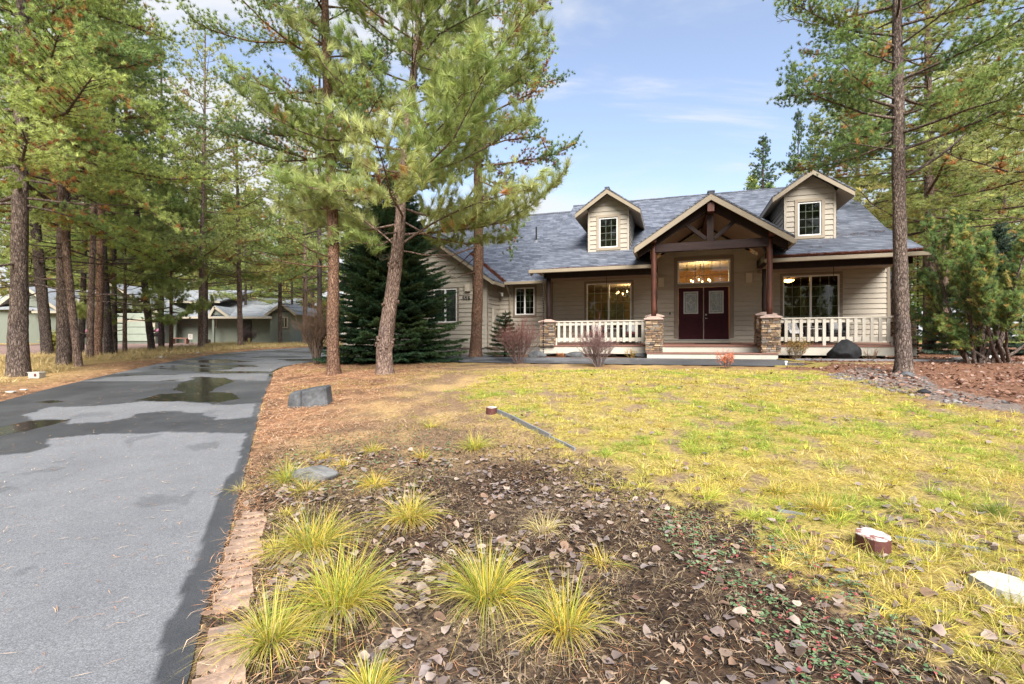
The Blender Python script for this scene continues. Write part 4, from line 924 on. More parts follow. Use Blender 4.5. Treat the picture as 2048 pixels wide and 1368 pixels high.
tr, cr = conifer(rng, P, R, 5.0, 13.5, lambda u: 2.4 * (1 - u) ** .5 + .4, 58, dict(pal=MUGO + GREENS[:2], brown=.22, L=.085, W=.0095, n=36, mult=3, jit=.12, spread=.65, e0=-.05, e1=.6, droop=.1, lift=.25, sub=.16, subl=.30, tuft=.11, dead=0, limbs=lim, start=.3, patchy=.15))
plant_tree("pine_tree", b, tr, cr, B_GREY, "tall grey-barked pine rising from the river stones at the lawn's right edge")

# -- big pines at the left edge
rng = np.random.default_rng(15)
b = at(36, 752); k = b[1] / FP
pl = [(38, 770), (38, 700), (40, 600), (41, 500), (42, 400), (43, 300), (44, 200), (46, 100), (48, 0), (50, -300), (52, -620)]
P = np.array([((x - 38) * k, 0, (752 - y) * k) for x, y in pl]); R = np.array([24, 22, 19, 18, 17, 16, 15, 14, 12.5, 8, 1]) * k * .74
lim = []
for pts in ([(50, 300), (110, 310), (180, 345), (260, 400), (330, 450)], [(50, 360), (110, 365), (190, 410), (250, 470)], [(48, 160), (120, 150), (220, 180), (330, 240), (355, 300)], [(50, 60), (140, 70), (250, 110), (330, 160)], [(50, 20), (130, 10), (240, 40), (330, 70)], [(50, 230), (130, 230), (210, 260), (300, 330)], [(48, 410), (100, 420), (160, 440), (215, 480)]):
    n = len(pts); yy = rng.uniform(-1.2, 1.2); lim.append([((x - 38) * k, yy * i / (n - 1), (752 - y) * k) for i, (x, y) in enumerate(pts)])
tr, cr = conifer(rng, P, R, 4.2, 17.5, lambda u: 3.9 * (1 - u) ** .6 + .5, 84, dict(pal=GREENS + BRIGHT[:2], brown=.28, L=.095, W=.0105, n=40, mult=2, jit=.15, spread=.65, e0=-.15, e1=.5, droop=.22, lift=.25, sub=.16, subl=.25, tuft=.12, dead=7, limbs=lim, start=.25))
T1 = plant_tree("pine_tree", b, tr, cr, B_GREY, "thick-trunked grey pine beside the white bucket, nearest tree left of the driveway", group=G_LEFT)

# prototypes that the rest of the grove copies
rng = np.random.default_rng(16)
def proto(seed, H, r, z0, Rr, nb, st, lean=(0, 0), top=1.0, pw=.6):
    g = np.random.default_rng(seed); P, R = straight(H, r, g, lean); return conifer(g, P, R, z0, H * .985, lambda u: Rr * (1 - u) ** pw * top + .3, nb, st)
def LEFT(px, py, name, bark, label, pr=None, src=None, rz=0.0, sc=(1, 1), lean=(0, 0), group=G_LEFT):
    b = at(px, py); b = (b[0], b[1], b[2] - .03)
    if src is not None: return copy_tree(src, b, rz, sc, label, group, bark, lean)
    o = plant_tree(name, b, *pr, bark, label, group=group); o.rotation_euler = (lean[1], lean[0], rz); return o
ST_A = dict(pal=GREENS + BRIGHT, brown=.22, L=.115, W=.0135, n=36, mult=2, jit=.16, spread=.7, e0=-.15, e1=.5, droop=.2, lift=.25, sub=.20, subl=.26, tuft=.15, dead=12, start=.25)
ST_B = dict(pal=GREENS + BRIGHT + DARKG[:1], brown=.15, L=.12, W=.0145, n=36, mult=2, jit=.18, spread=.7, e0=-.2, e1=.5, droop=.2, lift=.3, sub=.22, subl=.27, tuft=.17, dead=16, start=.25)
ST_C = dict(pal=YELL + BRIGHT, brown=.10, L=.15, W=.017, n=34, mult=2, jit=.2, spread=.7, e0=-.05, e1=.6, droop=.15, lift=.35, sub=.26, subl=.30, tuft=.19, dead=12, start=.3)
ST_Y = dict(pal=BRIGHT, brown=.05, L=.17, W=.011, n=40, mult=3, jit=.12, spread=.55, e0=.0, e1=.8, droop=.1, lift=.3, sub=.2, subl=.35, tuft=.19, dead=2, start=.3, limb=.02)
TA = LEFT(128, 730, "pine_tree", B_GREY, "pale grey pine trunk close behind the thickest one, beside the slim leaning pinkish one", proto(21, 19, .18, 4.0, 3.3, 64, ST_A), rz=.4)
TB = LEFT(158, 733, "pine_tree", B_PINK, "slim leaning pine with pale pinkish trunk, left of the driveway", proto(22, 14, .095, 5.6, 1.9, 34, ST_B), lean=(-.10, 0))
TC = LEFT(96, 711, "pine_tree", B_DARK, "dark pine leaning left behind the thickest trunk, its foot flared on the dry grass", proto(23, 20, .19, 4.6, 3.6, 64, ST_A), lean=(-.09, 0))
TD = LEFT(218, 711, "pine_tree", B_DARK, "dark double-stemmed pine left of the two young green pines", proto(24, 18, .155, 4.0, 3.4, 60, ST_B), lean=(-.06, 0))
LEFT(229, 708, "pine_tree", B_DARK, "thin dark stem fused to the dark double-stemmed pine", src=TB, rz=2.0, sc=(1.0, 1.25), lean=(-.03, 0))
LEFT(180, 718, "pine_tree", B_PINK, "slim orange-brown pine, left one of the close pair behind the leaning pinkish trunk", src=TB, rz=1.0, sc=(1.05, 1.2), lean=(.02, 0))
LEFT(195, 713, "pine_tree", B_ORANGE, "darker brown pine, right one of the close pair behind the leaning pinkish trunk", src=TB, rz=4.0, sc=(1.35, 1.3), lean=(-.02, 0))
LEFT(117, 706, "pine_tree", B_GREY, "thin grey pine standing just left of the pale grey trunk", src=TB, rz=3.0, sc=(1.3, 1.4), lean=(-.05, 0))
LEFT(162, 704, "pine_tree", B_DARK, "thin dark pine leaning behind the slim pinkish trunk", src=TB, rz=5.0, sc=(1.2, 1.5), lean=(-.07, 0))
YA = LEFT(250, 708, "young_pine", B_PINK, "young green pine with low boughs, left one of the two beside the driveway", proto(25, 5.4, .085, 1.3, 1.75, 34, ST_Y, pw=.75), group="young pines left of the driveway"); YA['category'] = "young pine"
LEFT(342, 700, "young_pine", B_ORANGE, "young thin-stemmed pine with airy boughs, right one of the two beside the driveway", src=YA, rz=2.2, sc=(.95, 1.45), group="young pines left of the driveway")
LEFT(304, 702, "pine_tree", B_DARK, "brown pine leaning left in front of the neighbour's pale garage door", src=TD, rz=1.1, sc=(.95, .95), lean=(-.10, 0))
LEFT(323, 696, "pine_tree", B_DARK, "straight dark pine by the black flower stand with pink blooms", src=TA, rz=2.5, sc=(.8, .95))
TE = LEFT(401, 698, "pine_tree", B_PINK, "slim light brown pine before the neighbour's porch, left one of a near pair", proto(26, 17, .125, 4.6, 2.7, 60, ST_C), lean=(.015, 0))
LEFT(411, 691, "pine_tree", B_GREY, "grey-brown pine close behind the slim light brown one, right of a near pair", src=TE, rz=1.7, sc=(1.15, .85))
TF = LEFT(453, 681, "pine_tree", B_DARK, "short dark pine with dense dome crown behind the neighbour's brown shrub", proto(27, 9.5, .18, 4.2, 3.2, 50, ST_B, pw=.35))
LEFT(481, 694, "pine_tree", B_PINK, "light brown pine with yellow-green boughs, nearest the far driveway edge", src=TE, rz=4.4, sc=(1.2, .85), lean=(.02, 0))
LEFT(491, 684, "pine_tree", B_DARK, "dark thin pine just right of the light brown one by the far driveway edge", src=TD, rz=3.4, sc=(.75, .85))
LEFT(502, 681, "pine_tree", B_DARK, "dark grey pine left of the tall tan ornamental grass", src=TA, rz=5.1, sc=(.75, .8), lean=(-.03, 0))
LEFT(534, 676, "pine_tree", B_GREY, "grey pine behind the tall tan ornamental grass, left one of two", src=TE, rz=.6, sc=(1.2, .9))
LEFT(545, 676, "pine_tree", B_GREY, "grey-brown pine right behind the tall tan ornamental grass", src=TC, rz=2.6, sc=(.7, .75))
LEFT(560, 689, "pine_tree", B_GREY, "grey pine with flared foot before the neighbour's end gable", src=TE, rz=3.1, sc=(1.2, .8))
LEFT(584, 685, "pine_tree", B_DARK, "dark thin pine between the neighbour's end gable and the tall brown shrub", src=TD, rz=.2, sc=(.7, .8))
def FAR(px, Z, src, rz, sc, label, name=None, bark=None, group="pines rising beyond the neighbour's roof"):
    x = (px - 1024) / FP * Z; z = float(hz(x, Z)); return copy_tree(src, (x, Z, z - .05), rz, sc, label, group, bark)
NB = "tall pine of the mixed grove beyond the neighbouring house"
FAR(610, 34, TE, 1.2, (1.25, .95), "yellow-green pine above the tall brown shrub at the driveway bend", group=None)
FAR(640, 27, TC, 4.2, (.75, .9), "dark pine trunk just left of the slender orange-barked lodgepole", group=None)
for px, Z, s_, rz, sc in ((-60, 30, TC, 1, (1.1, 1.1)), (40, 52, TE, 2, (1.6, 1.35)), (110, 56, TA, 3, (1.3, 1.25)), (190, 54, TD, 4, (1.4, 1.3)), (255, 60, TE, 5, (1.5, 1.4)), (310, 58, TC, 6, (1.2, .95)), (385, 62, TE, .5, (1.2, 1.5)), (430, 56, TA, 1.5, (1.2, .85)), (470, 66, TE, 2.5, (1.6, 1.1)), (520, 58, TD, 3.5, (1.3, .9)), (575, 60, TE, 4.5, (1.5, .95)), (625, 52, TC, 5.5, (1.1, 1.0)), (690, 60, TE, .9, (1.5, 1.25)), (740, 56, TA, 1.9, (1.2, 1.1))):
    FAR(px, Z, s_, rz, sc, NB)

# -- right side and behind the house
G_R = "pines right of and behind the house"
def RIGHT(px, Z, src, rz, sc, label, bark=None, lean=(0, 0)):
    x = (px - 1024) / FP * Z; z = float(hz(x, Z)); return copy_tree(src, (x, Z, z - .05), rz, sc, label, G_R, bark, lean)
RIGHT(1795, 24, TA, 1, (1.2, 1.0), "reddish pine trunk seen between the porch wall and the big grey-barked pine", B_PINK)
RIGHT(1858, 22, TE, 2, (1.9, 1.1), "reddish-brown pine trunk just right of the porch's far stone pillar", B_PINK)
RIGHT(1716, 30, TE, 4, (1.35, 1.02), "yellow-green pine standing behind the right end of the roof", B_GREY)
RIGHT(1890, 27, TE, 5.2, (1.3, .9), "yellow-green pine behind the multi-stemmed bush pine", B_PINK)
RIGHT(1965, 36, TE, .3, (1.6, 1.25), "tall pine far behind the right-hand bush pine", B_GREY)
RIGHT(2200, 15, TE, 2.6, (1.5, 1.0), "pine overhanging from the right with bare grey twigs", B_GREY, (.05, 0))
RIGHT(2010, 48, TE, 3.9, (1.5, 1.3), "pine in the grove beyond the blue-green spruce", B_GREY)
RIGHT(1800, 55, TA, 2.9, (1.5, 1.2), "tall pine in the grove well behind the rear wing", B_GREY)
RIGHT(1860, 44, TF, 1.9, (1.4, 1.4), "dense round-crowned pine beyond the rear wing", B_GREY)
RIGHT(1715, 52, TE, .9, (1.35, 1.45), "feathery yellow-green conifer behind the right dormer", B_GREY)
g = np.random.default_rng(31); P, R = straight(15.5, .16, g); pr = conifer(g, P, R, 1.5, 15.3, lambda u: 2.0 * (1 - u) ** .8 + .15, 120, dict(pal=DARKG + BLUEG, brown=.06, L=.15, W=.035, n=18, spread=.6, e0=-.05, e1=.5, droop=.1, lift=.35, sub=.3, subl=.3, tuft=.24, dead=0, sides=8, den=.8))
x = (1525 - 1024) / FP * 36; o = plant_tree("spire_conifer", (x, 36, float(hz(x, 36)) - .4), *pr, B_GREY, "small dark spire conifer poking above the main ridge left of the right dormer", "conifer")
def SPIRE(px, Z, rz, sc, label):
    x = (px - 1024) / FP * Z; c = copy_tree(o, (x, Z, float(hz(x, Z)) - .4), rz, sc, label)
SPIRE(1597, 40, 2, (.75, 1.24), "thin sparse spire conifer rising behind the right dormer's left slope")
SPIRE(1630, 47, 4, (1.1, 1.42), "tallest spire conifer behind the right dormer's peak")

# bare pale birch behind the right dormer
g = np.random.default_rng(32); tr = Geo(); x = (1655 - 1024) / FP * 38
for j in range(5):
    a = g.uniform(-.25, .25); H = g.uniform(12.5, 14.8); s = np.linspace(0, 1, 8); Q = np.stack([a * H * s * .5 + g.normal(0, .08, 8), g.normal(0, .1, 8), H * s], 1); tr.tube(Q, .07 * (1 - .85 * s) + .008, 5, (.55, .50, .46))
    for _ in range(46):
        u = g.uniform(.35, .98); p = interp_line(Q, u); l = 1.5 * (1.1 - u) + .3; d = norm(np.array([g.normal(), g.normal(), g.uniform(.5, 1.6)])); q = p + d * (l * np.linspace(0, 1, 4))[:, None]; tr.tube(q, [.016, .013, .010, .006], 3, (.5, .44, .40))
        for _k in range(3): p2 = interp_line(q, g.uniform(.3, 1)); d2 = norm(d + g.normal(0, .6, 3)); tr.tube(p2 + d2 * (l * .5 * np.linspace(0, 1, 3))[:, None], [.010, .008, .005], 3, (.46, .38, .34))
bo = empty("birch_tree", (x, 38, float(hz(x, 38))), 0, "bare pale-stemmed birch clump behind the right dormer", "birch"); tr.build("stems", M_TWIG, bo)

# dark fir against the garage
def fir(seed, H, Rr, layers, per, pal, n=11, W=.026, L=.07, sub=.085, droop=.10, lift=.16, ragged=.25, pw=.8):
    g = np.random.default_rng(seed); tr, cr = Geo(), Geo(); P, R = straight(H, .02 * H + .02, g, wob=.005); trunk_geo(tr, P, R, g, n=10); C, D, K = [], [], []
    for li in range(layers):
        u = (li + .3) / layers; h = .12 + (H - .2) * u; a0 = g.random() * TAU
        for j in range(per if u < .8 else max(4, per - 3)):
            az = a0 + TAU * j / per + g.normal(0, .12); Ln = (Rr * (1 - u) ** pw + .12) * g.uniform(1 - ragged, 1 + ragged * .6); hd = np.array([math.cos(az), math.sin(az), 0]); s = np.linspace(0, 1, 6)
            Q = np.array([0, 0, h]) + hd * (Ln * s)[:, None] + np.array([0, 0, 1]) * (Ln * (-.08 * (1 - u) * s + .4 * u * s - droop * s ** 2 + lift * s ** 3))[:, None]
            tr.tube(Q, (.006 + .006 * Ln) * (1 - .8 * s), 4, (.5, .5, .5)); bc = np.array(pal[g.integers(len(pal))]) * g.uniform(.8, 1.25); t = norm(Q[-1] - Q[0]); sd = np.array([-hd[1], hd[0], 0]); a = .16
            while a < 1:
                p = interp_line(Q, a)
                for sg in (-1, 1):
                    l = (Ln * .42 * (1.08 - a) + .07) * g.uniform(.7, 1.15); d = norm(t * .75 + sg * sd * .7 + np.array([0, 0, g.uniform(-.12, .12)])); k = max(2, int(l / .065))
                    for q in range(k): C.append(p + d * l * (q + .6) / k + np.array([0, 0, -.05 * l * ((q + .6) / k) ** 2])); D.append(d); K.append(bc * (1.0 + .5 * (q == k - 1)) * g.uniform(.85, 1.15))
                a += sub / max(Ln, .25) * g.uniform(.8, 1.2)
            for q in range(int(Ln / .07)): C.append(interp_line(Q, (q + 1) * .07 / Ln)); D.append(t); K.append(bc)
    needle_tris(cr, C, D, n, L, W, .75, K, g); return tr, cr
b = at(780, 722); plant_tree("fir_tree", b, *fir(41, 6.6, 2.35, 36, 12, FIR, pw=.55), B_DARK, "dense dark green fir with tiered boughs in front of the garage", "fir tree")
b = at(1010, 716); b = (b[0], b[1] + .9, b[2]); plant_tree("fir_sapling", b, *fir(42, 1.75, .62, 11, 7, [(.07, .08, .04), (.045, .075, .04), (.10, .095, .05)], sub=.08), B_DARK, "small scrawny fir sapling at the corner by the meter box", "fir sapling")
b = at(2020, 705); b = (19.0, 19.5, float(hz(19.0, 19.5))); plant_tree("spruce_tree", b, *fir(43, 5.2, 2.5, 22, 9, BLUEG, n=10, W=.032, L=.09, sub=.12), B_DARK, "blue-green spruce behind the bush pine at far right", "spruce")

# multi-stemmed bush pine at right
g = np.random.default_rng(44); b = at(1990, 726); k = b[1] / FP; tr, cr = Geo(), Geo(); C, D, K = [], [], []
tops = [(1893, 470), (1905, 415), (1945, 410), (1985, 450), (2040, 480), (2075, 560), (1888, 560), (1880, 640), (1905, 660), (2090, 640), (1925, 520), (2010, 540), (1898, 610), (2110, 700), (1920, 450), (1960, 470), (1915, 530), (1975, 560), (1940, 600), (2050, 590), (1895, 500), (2020, 470)]
for i, (tx, ty) in enumerate(tops):
    x0 = (g.uniform(1940, 2030) - 1990) * k; e = np.array([(tx - 1990) * k, g.uniform(-1.4, 1.4), (726 - ty) * k]); s = np.linspace(0, 1, 10); bow = .22 * (e[0] - x0)
    Q = np.stack([x0 + (e[0] - x0) * s ** .9 + bow * np.sin(s * math.pi) * .3, e[1] * s + g.normal(0, .04, 10) * s, e[2] * s ** 1.12 - .05], 1); Q[0, 2] = -.1
    tr.tube(Q, .042 * (1 - .8 * s) + .006, 7, (1, 1, 1)); Ln = np.linalg.norm(Q[-1]); a = .44 if tx < 1930 else .52
    while a < 1:
        p = interp_line(Q, a); t = norm(interp_line(Q, min(1, a + .06)) - interp_line(Q, a - .06))
        for _ in range(3):
            d = norm(t * .7 + g.normal(0, .55, 3) + np.array([-.12, 0, .25])); l = .75 * (1.25 - a) * g.uniform(.6, 1.2); s3 = np.linspace(0, 1, 4); q = p + d * (l * s3)[:, None] + np.array([0, 0, .18 * l]) * (s3 ** 2)[:, None]; tr.tube(q, .010 * (1 - .7 * s3) + .002, 4, (1, 1, 1)); bc = np.array((MUGO if g.random() < .86 else YELL)[g.integers(4)]) * g.uniform(.8, 1.15)
            for v in np.linspace(.35, 1, 5):
                pt = interp_line(q, v)
                for _k in range(2): C.append(pt + g.normal(0, .03, 3)); D.append(norm(d + np.array([0, 0, .4]) + g.normal(0, .4, 3))); K.append(bc * g.uniform(.85, 1.2) if g.random() > .05 else BROWN[3])
        a += .035
needle_tris(cr, C, D, 26, .09, .010, .65, K, g)
plant_tree("bush_pine", b, tr, cr, B_GREY, "dense multi-stemmed bush pine with splayed leaning stems right of the lawn", "bush pine")

# far wood all round (reads as one mass)
def far_wood():
    g = np.random.default_rng(51); geo = Geo(); C, D, K = [], [], []
    for i in range(330):
        az = g.uniform(0, TAU); r = g.uniform(68, 120)
        if 1.1 < az < 1.95 and i < 330:      # the sky stays open above the ridge of the house
            hh = g.uniform(5, 8)
        else: hh = g.uniform(16, 27)
        if math.sin(az) < 0: r = g.uniform(60, 110); hh = g.uniform(12, 20)
        x, y = r * math.cos(az), r * math.sin(az) + 4
        if in_drive(np.array(x), np.array(y), -1): continue
        z = float(hz(x, y)); geo.tube([(x, y, z - .3), (x, y, z + hh * .95)], [.22, .03], 5, (.13, .10, .085)); pal = [GREENS, YELL, GREENS, BRIGHT][g.integers(4)]
        m = int(330 if r < 95 else 260); u = g.random(m) ** .8; rad = (2.6 * (1 - u) ** .7 + .25) * np.sqrt(g.random(m)) * g.uniform(.8, 1.2); a = g.uniform(0, TAU, m)
        C.append(np.stack([x + rad * np.cos(a), y + rad * np.sin(a), z + hh * (.18 + .82 * u)], 1)); D.append(np.stack([np.cos(a), np.sin(a), .3 + 0 * a], 1)); K.append(np.array(pal)[g.integers(0, 4, m)] * g.uniform(.7, 1.1, (m, 1)))
    needle_tris(geo, np.concatenate(C), np.concatenate(D), 8, .8, .30, .8, np.concatenate(K), g)
    tag(geo.build("far_wood", M_NEEDLE), kind='stuff')
far_wood()
# ------------------------------------------------------------------ shrubs
def twig_shrub(rng, H, W, stems, base, tip, levels=3, split=3, r=.011, leaf=None, leafn=0, up=.6, leafs=.025):
    g = Geo(); base = np.array(base); tip = np.array(tip)
    def grow(p, d, l, r_, lev, h):
        n = 5; s = np.linspace(0, 1, n); d2 = norm(d + np.array([0, 0, .25]) + rng.normal(0, .18, 3)); Q = p + (d[None] * (1 - s[:, None]) + d2[None] * s[:, None]) * (l * s)[:, None]
        t = np.clip(Q[:, 2] / H, 0, 1)[:, None]; c = base * (1 - t ** 1.4) + tip * t ** 1.4
        g.tube(Q, r_ * (1 - .55 * s), 3 if lev > 0 else 4, c * rng.uniform(.75, 1.25))
        if leafn and lev >= levels - 2:
            for _ in range(leafn):
                q = interp_line(Q, rng.uniform(.2, 1)); a = norm(rng.normal(size=3)); b2 = norm(np.cross(a, rng.normal(size=3))); z = leafs * rng.uniform(.6, 1.2)
                g.add([q, q + (a + b2 * .5) * z, q + a * z * 1.9, q + (a - b2 * .5) * z], Q=[[0, 1, 2, 3]], C=np.array(leaf[rng.integers(len(leaf))]) * rng.uniform(.8, 1.2))
        if lev < levels:
            for _ in range(split):
                v = rng.uniform(.35, 1.0); grow(interp_line(Q, v), norm(d2 + rng.normal(0, .42, 3) + np.array([0, 0, .15])), l * rng.uniform(.45, .75), r_ * .62, lev + 1, h)
    for i in range(stems):
        a = rng.uniform(0, TAU); o = rng.uniform(0, .12); d = norm(np.array([math.cos(a) * W / H * rng.uniform(.1, 1.0), math.sin(a) * W / H * rng.uniform(.1, 1.0), 1.0 * up + .4]))
        grow(np.array([math.cos(a) * o, math.sin(a) * o, -.03]), d, H * rng.uniform(.38, .58), r, 0, 0)
    return g
def shrub(px, py, label, seed, name="shrub", cat="shrub", dz=0, off=0, t=None, **k):
    b = at(px, py) if t is None else at_t(px, t); b = (b[0], b[1] + off, float(hz(b[0], b[1] + off)) + dz); rng = np.random.default_rng(seed); o = twig_shrub(rng, **k).build(name, M_TWIG, None, b); tag(o, label, cat); return o
shrub(1038, 727, "leafless red-tipped shrub by the walkway below the small window", 61, H=1.5, W=1.5, stems=30, base=(.17, .125, .115), tip=(.27, .10, .09), levels=3, split=4, r=.010)
shrub(1197, 734, "leafless greyish-red shrub by the walkway in front of the left railing", 62, H=1.25, W=1.3, stems=26, base=(.15, .115, .11), tip=(.25, .125, .12), levels=3, split=4, r=.010)
shrub(1457, 737, "small bush with coral-orange tips before the entry steps", 63, H=.62, W=.38, stems=16, base=(.12, .085, .075), tip=(.62, .19, .10), levels=2, split=4, r=.007, leaf=[(.60, .17, .09), (.66, .25, .13)], leafn=4, leafs=.014)
shrub(1592, 712, "yellow-leaved twiggy shrub beside the right entry pillar", 64, t=-3.45, H=.75, W=.75, stems=22, base=(.16, .12, .08), tip=(.30, .22, .10), levels=2, split=4, r=.006, leaf=[(.46, .26, .05), (.34, .20, .06), (.20, .17, .06)], leafn=5, leafs=.016)
shrub(1742, 712, "dry brown twiggy shrub right of the dark boulder", 65, t=-3.4, H=.55, W=.7, stems=18, base=(.20, .13, .08), tip=(.36, .22, .13), levels=2, split=3, r=.005)
shrub(920, 720, "low pinkish dry shrub at the foot of the garage wall", 66, off=1.0, H=.55, W=.6, stems=16, base=(.25, .18, .14), tip=(.42, .30, .24), levels=2, split=4, r=.006)
shrub(634, 728, "tall bare brown shrub with upright stems at the driveway bend", 67, H=2.1, W=.95, stems=34, base=(.10, .075, .06), tip=(.24, .14, .085), levels=3, split=3, r=.014, up=1.1)
shrub(1122, 712, "small orange-brown dry bush under the left deck edge", 68, t=-3.35, H=.26, W=.28, stems=14, base=(.2, .1, .06), tip=(.42, .19, .09), levels=1, split=4, r=.005, leaf=[(.42, .18, .08)], leafn=6, leafs=.016, dz=.02)
shrub(1262, 716, "yellow-brown leafy bush under the left deck edge", 69, t=-3.3, H=.42, W=.45, stems=16, base=(.2, .14, .06), tip=(.40, .28, .08), levels=1, split=4, r=.005, leaf=[(.42, .28, .06), (.30, .2, .07)], leafn=6, leafs=.018)
shrub(433, 690, "dark leafless shrub below the neighbour's porch eave", 70, off=4.0, H=1.5, W=1.5, stems=40, base=(.10, .08, .08), tip=(.19, .13, .12), levels=3, split=3, r=.018)
shrub(596, 690, "dark shrub by the neighbour's end gable", 71, off=3.0, H=1.2, W=.9, stems=30, base=(.09, .075, .075), tip=(.17, .12, .11), levels=3, split=3, r=.016)
shrub(432, 684, "orange-leaved bush behind the dark leafless shrub at the neighbour's porch", 72, off=6.5, H=2.0, W=1.2, stems=24, base=(.2, .12, .07), tip=(.42, .2, .09), levels=2, split=4, r=.016, leaf=[(.42, .2, .08)], leafn=4, leafs=.04)
shrub(14, 712, "yellow-green low bush at the far left by the neighbour's drive", 73, off=2.0, H=1.2, W=1.3, stems=20, base=(.2, .17, .06), tip=(.36, .32, .08), levels=2, split=4, r=.012, leaf=[(.36, .33, .08), (.28, .3, .08)], leafn=6, leafs=.05)

# ------------------------------------------------------------------ bunch grasses
TUFT = [(.56, .49, .06), (.66, .53, .09), (.33, .39, .055), (.68, .55, .2), (.24, .33, .05), (.68, .46, .06)]
DRYT = [(.64, .49, .24), (.58, .43, .19), (.68, .53, .29)]
def blades(g, C, n, Lm, Wb, rng, pal, flat=.75, segs=4, disc=.05, droop=.55, cl=.0):
    """arching ribbons radiating from every centre"""
    C = np.asarray(C, dtype=float).reshape(-1, 3); k = len(C); m = k * n; a = rng.uniform(0, TAU, m); sp = np.sqrt(rng.random(m)) * flat; d = np.stack([np.cos(a) * sp, np.sin(a) * sp, np.ones(m)], 1); d = norm(d)
    Lb = np.repeat(np.broadcast_to(Lm, k), n) * rng.uniform(.55, 1.15, m); b = np.repeat(C, n, axis=0) + np.stack([np.cos(a), np.sin(a), 0 * a], 1) * (np.broadcast_to(disc, k).repeat(n) * rng.random(m))[:, None]
    h = np.stack([np.cos(a), np.sin(a), 0 * a], 1); s = np.linspace(0, 1, segs + 1); dr = droop * rng.uniform(.5, 1.4, m) * (sp + .15)
    P = b[:, None, :] + d[:, None, :] * (Lb[:, None] * s)[..., None] + h[:, None, :] * (Lb * .35 * sp)[:, None, None] * (s ** 2)[None, :, None] - np.array([0, 0, 1.]) * (Lb * dr)[:, None, None] * (s ** 2.2)[None, :, None]
    side = np.stack([-np.sin(a), np.cos(a), 0 * a], 1) + rng.normal(0, .4, (m, 3)); side = norm(side); w = (np.broadcast_to(Wb, k).repeat(n) * rng.uniform(.6, 1.2, m))[:, None] * (1 - s ** 1.6)[None, :] * .5
    A = P - side[:, None, :] * w[..., None]; B = P + side[:, None, :] * w[..., None]; V = np.stack([A, B], 2).reshape(m, -1, 3)
    q = np.array([[2 * i, 2 * i + 1, 2 * i + 3, 2 * i + 2] for i in range(segs)]); F = (np.arange(m)[:, None, None] * (2 * segs + 2) + q[None]).reshape(-1, 4)
    ci = np.where(rng.random(m) < cl, np.repeat(rng.integers(0, len(pal), k), n), rng.integers(0, len(pal), m)); c = np.array(pal)[ci] * rng.uniform(.75, 1.25, (m, 1)) * np.repeat(rng.uniform(1 - .3 * cl, 1 + .25 * cl, k), n)[:, None]; tipc = np.array((.52, .40, .16)); t = (s ** 2 * .45)[None, :, None]; cc = c[:, None, :] * (1 - t) + tipc * t * rng.uniform(.6, 1.1, (m, 1, 1))
    g.add(V.reshape(-1, 3), Q=F, C=np.repeat(cc, 2, axis=1).reshape(-1, 3))
def tuft(px, py, hpx, label, seed, n=420, pal=TUFT, cat="grass tuft", name="grass_tuft", group="bunch grass tufts in the front bed", flat=.95, droop=.55, wpx=1.0):
    b = at(px, py); rng = np.random.default_rng(seed); g = Geo(); Hm = hpx / FP * b[1] * .80 * rng.uniform(.92, 1.08); wb = .0022 + .0011 * b[1] ** .5; jit = np.array(pal) * rng.uniform(.82, 1.14, (len(pal), 1)) * np.array([rng.uniform(.9, 1.1), 1, 1])
    for _ in range(3):       # several shoots share one clump, plus matted dead blades at its foot
        c = (rng.normal(0, Hm * .09), rng.normal(0, Hm * .09), -.01); blades(g, [c], n // 3, Hm * rng.uniform(1.0, 1.25), wb, rng, jit, flat * wpx * rng.uniform(1.0, 1.35), 5, Hm * .2, droop * rng.uniform(.9, 1.5))
    blades(g, [(0, 0, .0)], n // 4, Hm * .95, wb * .9, rng, DRYT + [(.36, .27, .15)], 2.6, 4, Hm * .3, .75)
    o = g.build(name, M_BLADE, None, b); return tag(o, label, cat, group)
tuft(545, 1290, 160, "large yellow-green tuft beside the bricks, lowest of the row along the driveway", 81, 520)
tuft(690, 1205, 190, "largest round yellow-green tuft, overlapping the one by the bricks from behind", 82, 700)
tuft(632, 1098, 155, "spreading green-gold tuft behind the largest round one", 83, 520)
tuft(556, 1108, 80, "small greener tuft leaning toward the bricks from the spreading green-gold one", 84, 220)
tuft(815, 1040, 130, "dome-shaped tuft with orange centre above the dark mulch", 85, 430)
tuft(975, 1190, 185, "tall upright tuft standing alone in the middle of the mulch", 86, 560)
tuft(1115, 1260, 165, "loose splayed tuft on dark mulch, nearest the bottom centre", 87, 360)
tuft(735, 1385, 120, "tuft cut off by the bottom edge between dead leaves", 88, 300)
tuft(1205, 1130, 75, "small sparse tuft with red leaves at its foot", 89, 110)
tuft(1085, 1065, 75, "small dry straw-coloured tuft among dead stalks", 90, 150, TUFT[3:4] + DRYT)
tuft(748, 975, 75, "yellowish tuft right of the striped grey rock", 91, 240)
tuft(575, 965, 90, "arching yellow-green tuft just left of the striped grey rock", 92, 300)
tuft(612, 985, 55, "low greener tuft at the front of the striped grey rock", 93, 160)
tuft(652, 918, 42, "small tuft behind the striped grey rock", 94, 140)
tuft(743, 905, 48, "medium tuft upslope of the striped grey rock", 95, 180)
tuft(850, 915, 38, "small spiky tuft in the upper bed", 96, 120)
tuft(948, 898, 62, "gold upright tuft in the upper bed below the white-topped stump", 97, 260)
tuft(482, 985, 42, "little pale tuft growing at the asphalt edge", 98, 90, DRYT + TUFT[:2])
tuft(860, 855, 34, "short yellow tuft on the needle mound below the slab rock's right", 99, 110)
tuft(690, 935, 44, "thin tuft between the striped rock and the medium tuft", 100, 110)
tuft(565, 1035, 40, "low scruffy tuft above the first bricks", 101, 110)
G2 = "yellow clumps in the lawn"
